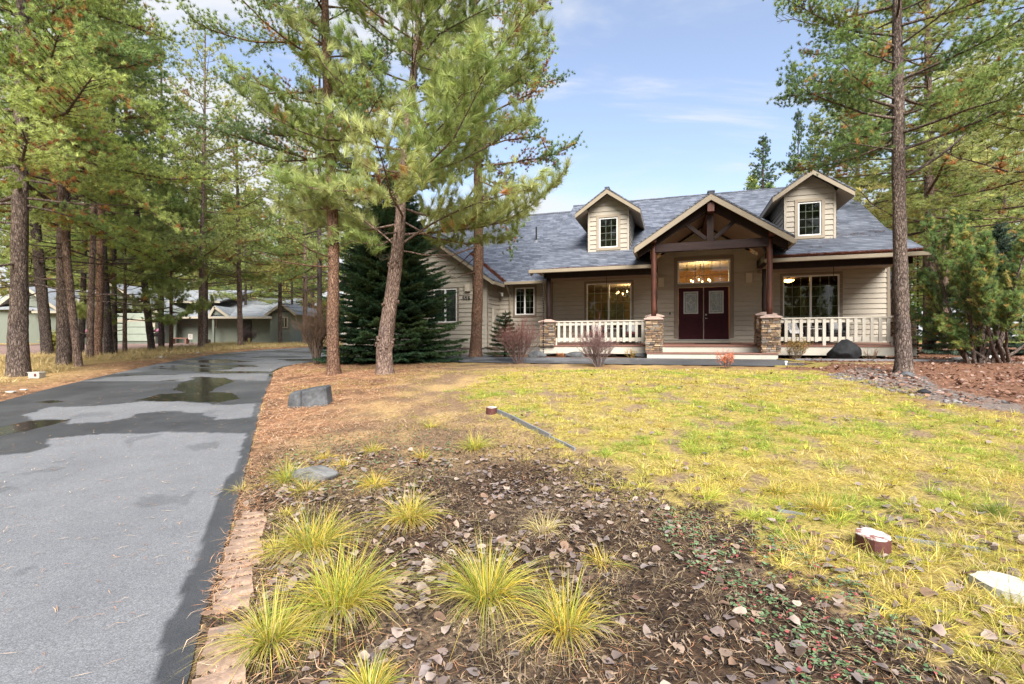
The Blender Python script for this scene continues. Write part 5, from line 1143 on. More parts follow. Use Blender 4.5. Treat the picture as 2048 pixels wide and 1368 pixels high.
tuft(1558, 990, 55, "bright yellow-green clump in the lawn, left of a neighbouring pair", 102, 420, group=G2, cat="grass clump")
tuft(1640, 1025, 70, "bright yellow clump by the buried edging, right of a neighbouring pair", 103, 460, group=G2, cat="grass clump")
tuft(1990, 1030, 50, "greenest clump near the lawn's right edge", 104, 400, [(.16, .26, .05), (.22, .32, .06), (.36, .36, .07)], group=G2, cat="grass clump")
tuft(1760, 830, 20, "small gold clump far up the lawn towards the river stones", 105, 240, group=G2, cat="grass clump")
# ornamental grasses at the neighbour's
for px, py, hh, pal, lb, sd in ((536, 684, 30, DRYT, "tall tan ornamental grass before the neighbour's dark porch", 106), (458, 690, 22, [(.46, .44, .22), (.52, .48, .27)], "pale mound of ornamental grass before the neighbour's porch", 107), (549, 684, 26, DRYT, "narrow tan ornamental grass beside the grey pine pair", 108)):
    tuft(px, py, hh, lb, sd, 420, pal, "ornamental grass", "ornamental_grass", None, .8 if sd != 107 else 1.6, .6)

# ------------------------------------------------------------------ lawn, dry grass and litter (nobody could count them)
def scatter(rng, n, box, ok):
    x = rng.uniform(box[0], box[1], n); y = rng.uniform(box[2], box[3], n); m = ok(x, y); return x[m], y[m]
def surf(x, y): 
    near = (1 - sstep(12, 25, y)) * (np.abs(x) < 25); return hz(x, y) + near * .030 * (fbm(x * 5, y * 5) - .5) * (1 - .4 * pip(x, y, P_LAWN))
LAWN_PAL = np.array([(.62, .51, .09), (.66, .54, .14), (.52, .49, .08), (.66, .56, .27), (.36, .43, .07), (.58, .50, .10), (.62, .46, .13), (.46, .48, .08), (.60, .48, .24)])
def lawn():
    rng = np.random.default_rng(111); g = Geo(); yb = [1.6, 3.2, 4.5, 6.5, 9, 12, 16]
    for (y0, y1), dens, nb, Lh, wd in zip(zip(yb[:-1], yb[1:]), (100, 98, 92, 78, 68, 60), (44, 42, 38, 32, 27, 23), (.095, .085, .075, .065, .06, .06), (.0042, .0046, .0055, .007, .009, .011)):
        x0, x1 = -2.2, 1.15 * y1 + 1.5; n = int((x1 - x0) * (y1 - y0) * dens)
        x, y = scatter(rng, n, (x0, x1, y0, y1), lambda a, b: lawn_in(a, b) & ~in_drive(a, b) & (rng.random(a.shape) < 1.15 - .75 * sstep(.54, .70, fbm(a * 4.5 + 40, b * 3.2)) - .35 * (rng.random(a.shape) < .3)))
        if not len(x): continue
        gr = fbm(x * 1.1 + 9, y * 1.1 + 3); grn = gr > .57; L_ = Lh * rng.uniform(.5, 1.75, len(x)) * (1 + .5 * (rng.random(len(x)) < .06)); c = np.stack([x, y, surf(x, y) - .004], 1)
        for mk, pal in ((~grn, LAWN_PAL), (grn, [(.28, .42, .06), (.38, .46, .07), (.54, .52, .08)])):
            if mk.any(): blades(g, c[mk], nb, L_[mk], wd, rng, pal, 1.35, 2, .05 + .005 * y0, .5, .75)
    # stray tufts that fade out of the lawn into the bed
    x, y = scatter(rng, 5200, (-3.2, 4.2, 1.8, 9), lambda a, b: (a > XE(b) + .5) & ~lawn_in(a, b) & pip(a + .55 * rng.random(a.shape) ** 1.5, b + .9 * rng.random(a.shape) ** 1.5, P_LAWN))
    blades(g, np.stack([x, y, surf(x, y)], 1), 14, .075 * rng.uniform(.6, 1.4, len(x)), .0045, rng, [(.60, .48, .16), (.56, .47, .10), (.50, .38, .2), (.46, .45, .08)], 1.6, 3, .05, .55, .6)
    # ragged long grass at the bottom right
    x, y = scatter(rng, 420, (1.2, 4.6, 2.0, 4.2), lambda a, b: pip(a, b, poly_at([(1500,1060),(1760,1075),(2048,1000),(2400,1100),(2400,1500),(1950,1400),(1780,1200)])))
    blades(g, np.stack([x, y, surf(x, y)], 1), 16, .17, .0045, rng, TUFT[:4] + DRYT[:1], 1.5, 3, .03, .6)
    tag(g.build("lawn_grass", M_BLADE), kind='stuff')
lawn()
def dry_grass():
    rng = np.random.default_rng(112); g = Geo()
    x, y = scatter(rng, 24000, (-34, -5, 8.5, 38), lambda a, b: (a < XL(b) - .30 - 1.3 * fbm(a * .6, b * .6)) & (a > -1.1 * b) & ~pip(a, b, P_GRAV) & (fbm(a * .45 + 5, b * .45) > .40) & (rng.random(a.shape) < .55))
    blades(g, np.stack([x, y, surf(x, y) - .02], 1), 15, np.interp(y, [9, 35], [.30, .36]), .006 + .0006 * y, rng, DRYT + [(.50, .42, .2)], 1.1, 3, .12, .5)
    # dead stalks and thatch in the front bed and along the mound
    x, y = scatter(rng, 7000, (-3.2, 4.0, 1.5, 7.5), lambda a, b: (a > XE(b) + .25) & ~lawn_in(a, b) & (fbm(a * 1.4 + 8, b * 1.4) > .45) & (rng.random(a.shape) < .6))
    blades(g, np.stack([x, y, surf(x, y)], 1), 9, .13, .0024, rng, [(.48, .37, .22), (.40, .31, .2), (.34, .26, .17)], 2.0, 3, .05, .55)
    x, y = scatter(rng, 4200, (-6, 1.5, 4.3, 14.5), lambda a, b: (a > XE(b) + .4) & ~lawn_in(a, b) & ~in_drive(a, b, -.2) & (fbm(a * .9 + 3, b * .9) > .52))
    blades(g, np.stack([x, y, surf(x, y)], 1), 9, .10, .006, rng, [(.48, .38, .16), (.42, .36, .10), (.36, .33, .07)], 1.6, 2, .08, .5)
    tag(g.build("dry_grass", M_BLADE), kind='stuff')
dry_grass()

def flat_strips(g, x, y, z, L, W, rng, cols, tilt=.25, curve=.15):
    n = len(x); a = rng.uniform(0, TAU, n); d = np.stack([np.cos(a), np.sin(a), rng.normal(0, tilt, n)], 1); s = np.stack([-np.sin(a), np.cos(a), 0 * a], 1); p = np.stack([x, y, z], 1)
    L = np.broadcast_to(L, n) * rng.uniform(.6, 1.2, n); W = np.broadcast_to(W, n); m = p + s * (L * rng.normal(0, curve, n))[:, None] + np.array([0, 0, .012]) * rng.random((n, 1))
    V = np.stack([p - d * L[:, None] / 2, m + s * W[:, None] / 2, p + d * L[:, None] / 2, m - s * W[:, None] / 2], 1); V[..., 2] = np.maximum(V[..., 2], (z - .004)[:, None])
    c = np.array(cols)[rng.integers(0, len(cols), n)] * rng.uniform(.7, 1.3, (n, 1)); g.add(V.reshape(-1, 3), Q=np.arange(4 * n).reshape(-1, 4), C=np.repeat(c, 4, axis=0))
NEED = [(.56, .30, .16), (.46, .22, .11), (.64, .42, .26), (.36, .18, .10), (.70, .52, .36), (.60, .36, .2)]
def needles():
    rng = np.random.default_rng(113); g = Geo()
    for n, box, L_, W_, f in ((60000, (-4.5, 0, 1.3, 7), .13, .0035, 1), (110000, (-8.5, .8, 6, 16.5), .15, .007, 1), (60000, (-30, -5, 5.5, 30), .16, .014, 1)):
        x, y = scatter(rng, n, box, lambda a, b: (rng.random(a.shape) < litter_w(a, b) * sstep(.25, .6, fbm(a * 3.1 + 4, b * 3.1))) & ~in_drive(a, b, .25 * 1))
        keep = ~in_drive(x, y, .02) | (rng.random(len(x)) < .12); x, y = x[keep], y[keep]
        flat_strips(g, x, y, surf(x, y) + .008 + .012 * rng.random(len(x)), L_, W_, rng, NEED)
    x, y = scatter(rng, 16000, (-2.6, 3.5, 1.5, 6), lambda a, b: (a > XE(b)) & ~lawn_in(a, b) & (fbm(a * 2 + 3, b * 2) > .42)); flat_strips(g, x, y, surf(x, y) + .01, .10, .0025, rng, NEED[:3] + [(.42, .32, .2), (.5, .4, .27), (.2, .14, .1)])
    x, y = scatter(rng, 80000, (4, 22, 7, 22), lambda a, b: (pip(a, b, P_RIGHT) | ((to_t(a, b) > -4.2) & (to_t(a, b) < -2.9) & (to_s(a, b) > 2))) & (rng.random(a.shape) < .75)); flat_strips(g, x, y, surf(x, y) + .012, .13, .009, rng, [(.40, .18, .10), (.32, .15, .095), (.46, .25, .15), (.22, .11, .08)])
    x, y = scatter(rng, 3200, (-4, 0, 1.4, 4.2), lambda a, b: (a > XE(b) - .05) & (a < XE(b) + .42) & (rng.random(a.shape) < .5)); flat_strips(g, x, y, surf(x, y) + .03, .12, .0032, rng, NEED)
    # scattered over the asphalt
    x, y = scatter(rng, 2600, (-8, -1.2, 1.8, 16), lambda a, b: in_drive(a, b, .1)); flat_strips(g, x, y, hz(x, y) + .022, .09, np.interp(y, [2, 16], [.003, .012]), rng, NEED, tilt=.02)
    tag(g.build("pine_needles", M_LITTER), kind='stuff')
    # drifts caught on the roof
    g = Geo(); n = 5200; s = rng.uniform(1.9, 6.05, n); t = -3.22 + np.abs(rng.normal(0, .05, n)); zz = zm(t) + .012 + .07 * rng.random(n); x, y = hs(s, t); flat_strips(g, x, y, zz + E, .12, .018, rng, [(.46, .19, .10), (.36, .15, .08), (.52, .25, .13)])
    n = 900; s = rng.uniform(2.4, 5.9, n); t = rng.uniform(-3, .2, n); k = fbm(s * 1.3, t * 1.3) > .56; s, t = s[k], t[k]; x, y = hs(s, t); flat_strips(g, x, y, zm(t) + E + .015, .12, .02, rng, [(.40, .2, .13)])
    n = 2200; u = rng.random(n); s = -8.12 - 2.6 * u + rng.normal(0, .05, n); t = -.6 + 2.6 * u * .69 / .736 + rng.normal(0, .05, n); zz = np.maximum(2.69 + .738 * (t + .6), 2.65 + .69 * (3.98 - np.abs(s + 12.1))) + .02; x, y = hs(s, t); flat_strips(g, x, y, zz + E, .12, .02, rng, [(.48, .22, .13), (.4, .18, .1)])
    n = 500; s = rng.uniform(-5.6, -1.9, n); t = -3.22 + np.abs(rng.normal(0, .04, n)); x, y = hs(s, t); flat_strips(g, x, y, zm(t) + E + .015, .1, .016, rng, [(.40, .2, .13)])
    tag(g.build("roof_needles", M_LITTER), kind='stuff')
needles()
def mulch():
    rng = np.random.default_rng(114); g = Geo(); n = 60000
    x, y = scatter(rng, n, (-3.5, 3.6, 1.3, 6.6), lambda a, b: (rng.random(a.shape) < bed_w(a, b)) & ~in_drive(a, b))
    flat_strips(g, x, y, surf(x, y) + .006 + .012 * rng.random(len(x)), .042, .011, rng, [(.035, .026, .022), (.055, .04, .032), (.024, .019, .017), (.085, .06, .045), (.045, .032, .025), (.22, .165, .12), (.30, .22, .15), (.12, .085, .06)], tilt=.35, curve=.1)
    tag(g.build("bark_mulch", M_LITTER), kind='stuff')
mulch()
LEAFC = [(0.265, 0.203, 0.176), (0.328, 0.261, 0.222), (0.218, 0.168, 0.148), (0.359, 0.289, 0.234), (0.187, 0.148, 0.14), (0.296, 0.218, 0.164), (0.242, 0.203, 0.191), (0.14, 0.1, 0.08), (0.2, 0.13, 0.09)]
def leaf_discs(g, x, y, z, size, rng, cols, lift=.3):
    n = len(x); a = rng.uniform(0, TAU, n); t = np.linspace(0, TAU, 9)[:-1]; prof = np.stack([np.cos(t) * (1 + .18 * np.cos(t)), np.sin(t)], 1); prof[0, 0] *= 1.12; w = rng.uniform(.62, .95, (n, 1)); pr = 1 + rng.normal(0, .05, (n, 8)); pr[rng.random((n, 8)) < .012] = .6
    nx, ny = rng.normal(0, lift, (2, n)); size = np.broadcast_to(size, n) * rng.uniform(.65, 1.25, n); cup = rng.normal(.15, .4, n)
    lx = prof[None, :, 0] * pr * size[:, None] / 2; ly = prof[None, :, 1] * pr * w * size[:, None] / 2; c, s = np.cos(a)[:, None], np.sin(a)[:, None]; X = lx * c - ly * s; Y = lx * s + ly * c
    Zr = nx[:, None] * X + ny[:, None] * Y + (cup / np.maximum(size, .01) * 1.3)[:, None] * ly ** 2 * 2; Z = Zr - Zr.min(1, keepdims=True) * .8
    V = np.concatenate([np.stack([x[:, None] + X, y[:, None] + Y, z[:, None] + Z], -1), np.stack([x, y, z + Z.mean(1) - .15 * cup * size * .3], -1)[:, None, :]], 1)
    F = np.array([[i, (i + 1) % 8, 8] for i in range(8)]); col = np.array(cols)[rng.integers(0, len(cols), n)] * rng.uniform(.75, 1.25, (n, 1)); cc = np.repeat(col[:, None, :], 9, axis=1); cc[:, 8] *= .82
    g.add(V.reshape(-1, 3), T=(np.arange(n)[:, None, None] * 9 + F[None]).reshape(-1, 3), C=cc.reshape(-1, 3))
def leaves():
    rng = np.random.default_rng(115); g = Geo()
    def put(n, box, ok, size, cols, up=.008, lift=.3):
        x, y = scatter(rng, n, box, ok); leaf_discs(g, x, y, surf(x, y) + up + .012 * rng.random(len(x)), size, rng, cols, lift)
    drift = lambda a, b: sstep(.42, .62, fbm(a * 2.2 + 20, b * 2.2 + 4))
    put(6500, (-2.6, 1.2, 1.5, 5.6), lambda a, b: (a > XE(b) + .28) & ~lawn_in(a, b) & (rng.random(a.shape) < .10 + .85 * drift(a, b) * (1 - .7 * sstep(-.4, .9, a))), .056, LEAFC, .006, .18)
    put(1300, (.6, 5, 1.7, 4.2), lambda a, b: (rng.random(a.shape) < .10 + .85 * sstep(.5, 1.6, a - .5 * b + .9) * (b < 3.7)), .056, LEAFC + [(.20, .12, .09)], .010, .2)
    put(4200, (-1.5, 16, 3.5, 13), lambda a, b: pip(a, b, P_LAWN) & (rng.random(a.shape) < .10 + .5 * sstep(.5, .65, fbm(a * 1.7 + 2, b * 1.7))), .050, LEAFC + [(.22, .12, .08), (.28, .15, .1)], .02, .25)
    put(9000, (5, 24, 7, 17), lambda a, b: pip(a, b, P_RIGHT) & (rng.random(a.shape) < .8), .07, [(.26, .15, .105), (.22, .115, .08), (.31, .20, .15), (.17, .09, .07), (.34, .24, .20)], .008, .3)
    put(260, (-3.4, -1.2, 2.2, 4.6), lambda a, b: (a > XE(b) + .02) & (a < XE(b) + .5), .055, LEAFC)
    tag(g.build("fallen_leaves", M_LITTER), kind='stuff')
leaves()
def clover():
    rng = np.random.default_rng(116); g = Geo()
    x, y = scatter(rng, 4200, (.4, 3.2, 1.6, 4.5), lambda a, b: pip(a, b, P_CLOV) & (rng.random(a.shape) < .25 + sstep(.42, .55, fbm(a * 4, b * 4)))); x2, y2 = scatter(rng, 700, (-2.5, -.6, 4.2, 6.4), lambda a, b: (a > XE(b) + .3) & (rng.random(a.shape) < .6)); x, y = np.concatenate([x, x2]), np.concatenate([y, y2])
    for j in range(4):
        a = j * TAU / 4 + rng.uniform(0, .6, len(x)); r = .011; leaf_discs(g, x + r * np.cos(a), y + r * np.sin(a), surf(x, y) + .014 + .012 * rng.random(len(x)), .018, rng, [(.15, .25, .11), (.19, .30, .15), (.11, .19, .08), (.22, .30, .17), (.18, .27, .14), (.38, .10, .10)] if j else [(.17, .27, .12), (.2, .28, .13), (.36, .10, .09)], .15)
    tag(g.build("clover", M_LEAF), kind='stuff')
clover()
def river_stones():
    rng = np.random.default_rng(117); g = Geo(); x, y = scatter(rng, 5200, (6, 16, 7, 14), lambda a, b: pip(a, b, P_STONE) & (rng.random(a.shape) < .45))
    bm = bmesh.new(); bmesh.ops.create_icosphere(bm, subdivisions=1, radius=1); bv = np.array([v.co[:] for v in bm.verts]); bf = np.array([[v.index for v in f.verts] for f in bm.faces]); bm.free(); n = len(x)
    sc = rng.uniform(.018, .042, (n, 1)) * rng.uniform(.7, 1.3, (n, 3)) * np.array([1.2, 1, .55]); V = bv[None] * sc[:, None, :] + np.stack([x, y, surf(x, y) + .008], 1)[:, None, :]
    c = np.array([(.17, .165, .165), (.24, .225, .22), (.13, .13, .135), (.20, .165, .15)])[rng.integers(0, 4, n)]; g.add(V.reshape(-1, 3), T=(np.arange(n)[:, None, None] * len(bv) + bf[None]).reshape(-1, 3), C=np.repeat(c, len(bv), axis=0))
    tag(g.build("river_stones", M_STONE, smooth=True), kind='stuff')
river_stones()
# ------------------------------------------------------------------ rocks
M_ROCK = mat_paint("grey_rock", (.09, .095, .102), .85, .45, 5, .6, 22)
M_ROCKL = mat_paint("pale_rock", (.17, .17, .168), .85, .35, 4, .5, 18, stretch=(1, 3, 5))
M_BASALT = mat_paint("black_rock", (.020, .021, .024), .75, .5, 5, .6, 18, .25)
def rock(name, base, size, seed, mat, label, cat="rock", rz=0, cuts=9, rough=.14, sink=.25, group=None):
    r = np.random.default_rng(seed); bm = bmesh.new(); bmesh.ops.create_icosphere(bm, subdivisions=4, radius=1)
    V = np.array([v.co[:] for v in bm.verts])
    for _ in range(cuts):
        n = norm(r.normal(size=3)); n[2] = abs(n[2]) * .9 if r.random() < .7 else n[2]; n = norm(n); d = r.uniform(.55, .85); s = V @ n; V = V - np.maximum(s - d, 0)[:, None] * n * .92
    V = V * (1 + rough * (fbm(V[:, 0] * 2 + V[:, 2] * 1.7 + seed, V[:, 1] * 2 - V[:, 2]) - .5)[:, None] + .05 * (fbm(V[:, 0] * 8 + seed, V[:, 1] * 8 + V[:, 2] * 8) - .5)[:, None])
    V = V * np.array(size) / 2
    for v, c in zip(bm.verts, V): v.co = c
    me = bpy.data.meshes.new(name); bm.to_mesh(me); bm.free(); me.materials.append(mat); me.polygons.foreach_set("use_smooth", np.ones(len(me.polygons), dtype=bool))
    o = bpy.data.objects.new(name, me); link(o); o.location = (base[0], base[1], base[2] + size[2] * (.5 - sink)); o.rotation_euler = (0, 0, rz); return tag(o, label, cat, group)
b = at(621, 811); k = b[1] / FP; m = MB(); X = lambda v: v * k     # two fractured blocks of one long stone
m.hexa([(X(-40), -.16, -.08), (X(-13), -.20, -.08), (X(-10), .20, -.08), (X(-42), .17, -.08), (X(-37), -.13, X(25)), (X(-14), -.17, X(31)), (X(-11), .17, X(33)), (X(-39), .14, X(27))])
m.hexa([(X(-12), -.21, -.08), (X(38), -.17, -.08), (X(41), .16, -.08), (X(-9), .21, -.08), (X(-12.5), -.18, X(30)), (X(32), -.12, X(39)), (X(37), .13, X(41)), (X(-10), .17, X(34))])
tag(m.build("slab_rock", M_ROCK, None, b, bevel=.025, rz=.12), "long cracked grey rock lying on orange needles beside the driveway", "rock")
b = at(630, 958); rock("striped_rock", b, (90 * b[1] / FP, .32, .17), 121, M_ROCKL, "low striped grey rock half buried between grass tufts", rz=.2, cuts=6)
b = at_t(1687, -3.55); rock("boulder", (b[0], b[1], b[2]), (64 * b[1] / FP, .85, .78), 122, M_BASALT, "black boulder in front of the right porch railing", "boulder", cuts=12, sink=.15)
b = at(1804, 752); rock("rock", (b[0], b[1] - .1, b[2]), (.30, .22, .17), 123, M_ROCK, "small dark grey rock at the foot of the big grey-barked pine")
b = at(1848, 786); rock("rock", b, (.22, .15, .10), 124, M_BASALT, "small blackish rock at the lawn's right border")
for px, py, w_, sd, lb in ((1150, 713, .75, 125, "rounded grey rock under the deck left of the greyish-red shrub"), (1290, 714, .7, 126, "rounded grey rock under the deck beside the entry step"), (1075, 711, .7, 127, "pale grey rock behind the red-tipped shrub")):
    b = at_t(px, -3.3); rock("rock", (b[0], b[1], b[2]), (w_, .4, .32), sd, M_ROCK, lb, cuts=5, sink=.3)

# ------------------------------------------------------------------ brick edging along the drive (each brick lies loose)
bm0 = bmesh.new(); bmesh.ops.create_cube(bm0, size=1); bmesh.ops.subdivide_edges(bm0, edges=bm0.edges, cuts=3, use_grid_fill=True)
M_BRICK = mat_paint("tan_brick", (.36, .25, .185), .9, .45, 9, .6, 45)
ys = []; y = 1.55
while y < 3.75: ys.append(y); y += .110
rs = random.Random(8); proto_b = None
for i, y in enumerate(ys):
    v = rs.random()
    if v < .06 and i > 3: continue
    me = bpy.data.meshes.new("edging_brick"); bm = bm0.copy(); sx_, sy_, sz_ = .20 * rs.uniform(.75, 1.08), .088 * rs.uniform(.85, 1.04), .07
    for vt in bm.verts:
        x_, y_, q = vt.co; n = float(fbm(x_ * 4 + i * 3.1, y_ * 4 + q * 3 + i)) - .5; c = (abs(x_) > .45) + (abs(y_) > .45) + (abs(q) > .45); e = .975 if c >= 2 else 1; vt.co = (x_ * sx_ * e + .012 * n, y_ * sy_ * e + .008 * n, q * sz_ + .010 * n)
    bm.to_mesh(me); bm.free(); me.materials.append(M_BRICK); o = bpy.data.objects.new("edging_brick", me); link(o)
    x = float(XE(y)) + .135 + rs.uniform(-.012, .012); o.location = (x, y, float(surf(np.array([x]), np.array([y]))[0]) - .006 + rs.uniform(-.006, .005)); o.rotation_euler = (rs.uniform(-.03, .03), rs.uniform(-.04, .04), .47 + rs.uniform(-.10, .10))
    tag(o, "worn tan brick laid crosswise in the row along the driveway edge", "brick", "bricks edging the driveway")

# ------------------------------------------------------------------ painted stumps, edging, post and log
M_REDP = mat_paint("flaking_red_paint", (.10, .036, .032), .7, .3, 12, .3)
def mat_flake():
    m, N, L, bs = new_mat("flaking_white_paint"); n = noise_node(N, L, 9, 6, .7); c = ramp(N, L, n.outputs[0], [(.44, (.20, .07, .06)), (.50, (.58, .56, .52))]); L.new(c, bs.inputs["Base Color"]); bs.inputs["Roughness"].default_value = .7; bump(N, L, bs, n.outputs[0], .3, .01); return m
M_FLAKE = mat_flake(); M_WHITEP = mat_paint("chalky_white_paint", (.46, .445, .40), .8, .14, 9)
def cap_stump(px, py, w_px, h_px, label, mat_top, mat_side, seed, sq=.62, rz=0):
    b = at(px, py); k = b[1] / FP; w_, h_ = w_px * k, h_px * k; o = empty("painted_stump", b, rz, label, "painted stump"); r = np.random.default_rng(seed); n = 20; a = np.linspace(0, TAU, n, endpoint=False); rr = 1 + .05 * r.normal(size=n)
    m = MB(); P0 = [(w_ / 2 * math.cos(t) * q, w_ * sq * math.sin(t) * q, -.04) for t, q in zip(a, rr)]; P1 = [(x, y, h_) for x, y, z in P0]
    for i in range(n): j = (i + 1) % n; m.poly([P0[i], P0[j], P1[j], P1[i]])
    m.build("side", mat_side, o); m = MB(); m.poly([(x * .995, y * .995, h_ + .002 + .004 * math.sin(3 * t)) for (x, y, z), t in zip(P1, a)]); m.prism([(x * .99, y * .99, h_ + .006) for x, y, z in P1], .006); m.build("top", mat_top, o); return o
cap_stump(983, 826, 22, 11, "small white-topped red stump at the upper end of the grey edging board", M_FLAKE, M_REDP, 1)
cap_stump(1746, 1098, 58, 28, "dark red stump with flaking white top among leaves in the lawn", M_FLAKE, M_REDP, 2, rz=-.3)
cap_stump(2012, 1182, 92, 14, "large white-painted stump disc at the lower right edge of the photo", M_WHITEP, M_WHITEP, 3, rz=-.35)
M_EDGE = mat_paint("weathered_edging", (.20, .205, .22), .8, .15, 5, .3, stretch=(.4, 5, 5))
def edging(pts, label, name="edging_board", up=.07, th=.022, mat=None, W=None):
    W = W or [at(*p) for p in pts]; m = MB()
    for i, (p, q) in enumerate(zip(W[:-1], W[1:])):
        m.bar((p[0], p[1], p[2] + up * .3 + .002 * i), (q[0], q[1], q[2] + up * .3 + .002 * i), th, up)
    tag(m.build(name, mat or M_EDGE), label, "edging board")
edging([(995, 826), (1022, 838), (1068, 862), (1100, 878)], "grey edging board leaning out of the lawn border, upper stretch by the white-topped stump")
edging([(1102, 878), (1128, 890), (1150, 902)], "low end piece of the grey lawn edging below the upper board", up=.04)
edging([(1790, 1078), (1850, 1088), (1915, 1098), (1980, 1106)], "thin grey edging strip half buried in the lawn beside the dark red stump", up=.025)
edging([(1555, 1022), (1610, 1032)], "short grey edging strip below the bright lawn clumps", up=.02)
edging([], "long grey landscape timber bordering the bed before the right porch", "landscape_timber", .06, .10, W=[at_t(p, -4.15) for p in (1590, 1700, 1800, 1925)])
b0, b1 = at(1905, 722), at(2010, 716); m = MB(); m.tube([(b0[0] + (b1[0] - b0[0]) * t, b0[1] + (b1[1] - b0[1]) * t + .03 * math.sin(7 * t), b0[2] + .05 + (b1[2] - b0[2]) * t) for t in np.linspace(0, 1, 8)], [.05, .055, .06, .06, .065, .06, .06, .055], 9); tag(m.build("weathered_log", mat_paint("bleached_wood", (.42, .41, .40), .85, .2, 6, .4, stretch=(.4, 4, 4)), smooth=True), "bleached log lying on leaves beneath the bush pine", "log")
b = at(1572, 731); m = MB(); m.lathe([(.025, -.02), (.025, .08), (.04, .085), (.04, .12), (.03, .125)], n=10); tag(m.build("path_light", M_WHITE, None, b), "small white path light at the right end of the asphalt walkway", "path light")
# stepping timbers between the walkway and the right porch corner
for i, (px, py, w_, lb) in enumerate(((1603, 727, .75, "mossy stepping slab nearest the walkway's right end"), (1655, 727, .75, "mossy stepping slab before the black boulder"), (1705, 727, .7, "mossy stepping slab right of the black boulder"), (1755, 726, .7, "mossy stepping slab closest to the big grey-barked pine"))):
    b = at_t(px, -4.75); m = MB(); m.box(-w_ / 2, -.18, -.05, w_ / 2, .18, .02); o = m.build("stepping_slab", mat_paint("mossy_slab", (.23, .17, .08), .9, .35, 6, .4), None, b, bevel=.02, rz=-TH); tag(o, lb, "stepping slab", "stepping slabs before the right porch")
s0 = hs(2.35, -4.1); m = MB(); P = [hs(s, t) for s, t in ((1.85, -4.12), (2.1, -4.12), (3.0, -5.2), (2.6, -5.85), (1.5, -5.85), (1.5, -5.72), (2.2, -5.72), (2.62, -5.2))]; m.prism([(x, y, float(hz(x, y)) + .035) for x, y in P], .08); tag(m.build("mossy_border", mat_paint("moss", (.25, .20, .055), .95, .35, 7, .5)), "mossy yellow-green border around the walkway's right end", "border")

# ------------------------------------------------------------------ porch things
M_WICK = mat_paint("dark_wicker", (.035, .03, .028), .6, .3, 30, .5, 60); M_CUSHR = mat_paint("wine_cushion", (.16, .045, .05), .85, .15); M_CUSHG = mat_paint("charcoal_cushion", (.075, .08, .085), .85, .15); M_PIL = mat_paint("white_fabric", (.72, .71, .72), .9, .06)
def armchair(s, t, rz, cush, label, wd=.72):
    o = empty("armchair", (*hs(s, t), z_(.04 * (1 + t / 2.9) - .05 * (-t / 2.9)) + .002), -TH + rz, label, "armchair", "armchairs on the porch")
    h = wd / 2; m = MB(); m.box(-h + .08, -.32, .26, h - .08, .26, .33); m.build("seat", M_WICK, o, bevel=.01); m = MB(); m.box(-h + .09, -.33, .332, h - .09, .22, .45); m.build("cushion", cush, o, bevel=.04)
    m = MB(); m.hexa([(-h, .24, .2), (h, .24, .2), (h, .32, .2), (-h, .32, .2), (-h, .34, .86), (h, .34, .86), (h, .42, .86), (-h, .42, .86)]); m.build("backrest", M_WICK, o, bevel=.02)
    for sg in (-1, 1):
        m = MB(); m.box(sg * h - .06 if sg > 0 else -h - .02, -.34, .2, sg * h + .02 if sg > 0 else -h + .06, .24, .60); m.build("arm", M_WICK, o, bevel=.02)
        for y in (-.30, .28): m = MB(); m.tube([(sg * (h - .03), y, 0), (sg * (h - .03), y, .26)], .025, 7); m.build("leg", M_WICK, o)
    return o
def pillow(s, t, z, rz, mat, label, name="pillow", sz=(.40, .14, .36), tilt=-.25, cat="pillow"):
    bm = bmesh.new(); bmesh.ops.create_cube(bm, size=1); bmesh.ops.subdivide_edges(bm, edges=bm.edges, cuts=5, use_grid_fill=True)
    for v in bm.verts:
        x, y, q = v.co; e = (1 - (2 * x) ** 4) * (1 - (2 * q) ** 4); v.co = (x * sz[0], y * sz[1] * (.2 + .8 * e), q * sz[2])
    me = bpy.data.meshes.new(name); bm.to_mesh(me); bm.free(); me.materials.append(mat); me.polygons.foreach_set("use_smooth", np.ones(len(me.polygons), dtype=bool)); o = bpy.data.objects.new(name, me); link(o); o.location = (*hs(s, t), z); o.rotation_euler = (tilt, 0, -TH + rz); return tag(o, label, cat)
armchair(-4.10, -.75, .15, M_CUSHR, "dark wicker armchair with wine-red cushion left of the porch table"); armchair(-2.75, -.75, -.15, M_CUSHR, "dark wicker armchair with wine-red cushion between the small table and the left entry pillar")
armchair(2.95, -.75, .12, M_CUSHG, "charcoal armchair with white throw next to the right entry pillar"); armchair(4.30, -.75, -.12, M_CUSHG, "charcoal armchair with white pillow, farther from the entry")
pillow(-4.12, -.72, z_(.64), .15, M_PIL, "white pillow on the armchair left of the porch table"); pillow(-2.73, -.72, z_(.64), -.15, M_PIL, "white pillow on the armchair near the left entry pillar"); pillow(4.30, -.72, z_(.66), -.12, M_PIL, "white pillow on the charcoal armchair farther from the entry")
def throw():
    m = MB(); n = 8
    for j in range(n):
        for i in range(6):
            f = lambda i_, j_: (-.2 + .07 * i_ + .02 * math.sin(j_ * 1.7), [.46, .43, .33, .28, .20, .02, -.12, -.30, -.36][j_], [.60, .84, .90, .84, .60, .475, .47, .46, .34][j_] + .008 * math.sin(i_ * 2.1))
            m.poly([f(i, j), f(i + 1, j), f(i + 1, j + 1), f(i, j + 1)])
    o = m.build("throw_blanket", M_PIL, None, (*hs(2.95, -.75), z_(.03) + .003), rz=-TH + .12); s = o.modifiers.new("cloth", 'SOLIDIFY'); s.thickness = .012; tag(o, "white throw blanket draped over the charcoal armchair by the right entry pillar", "blanket")
throw()
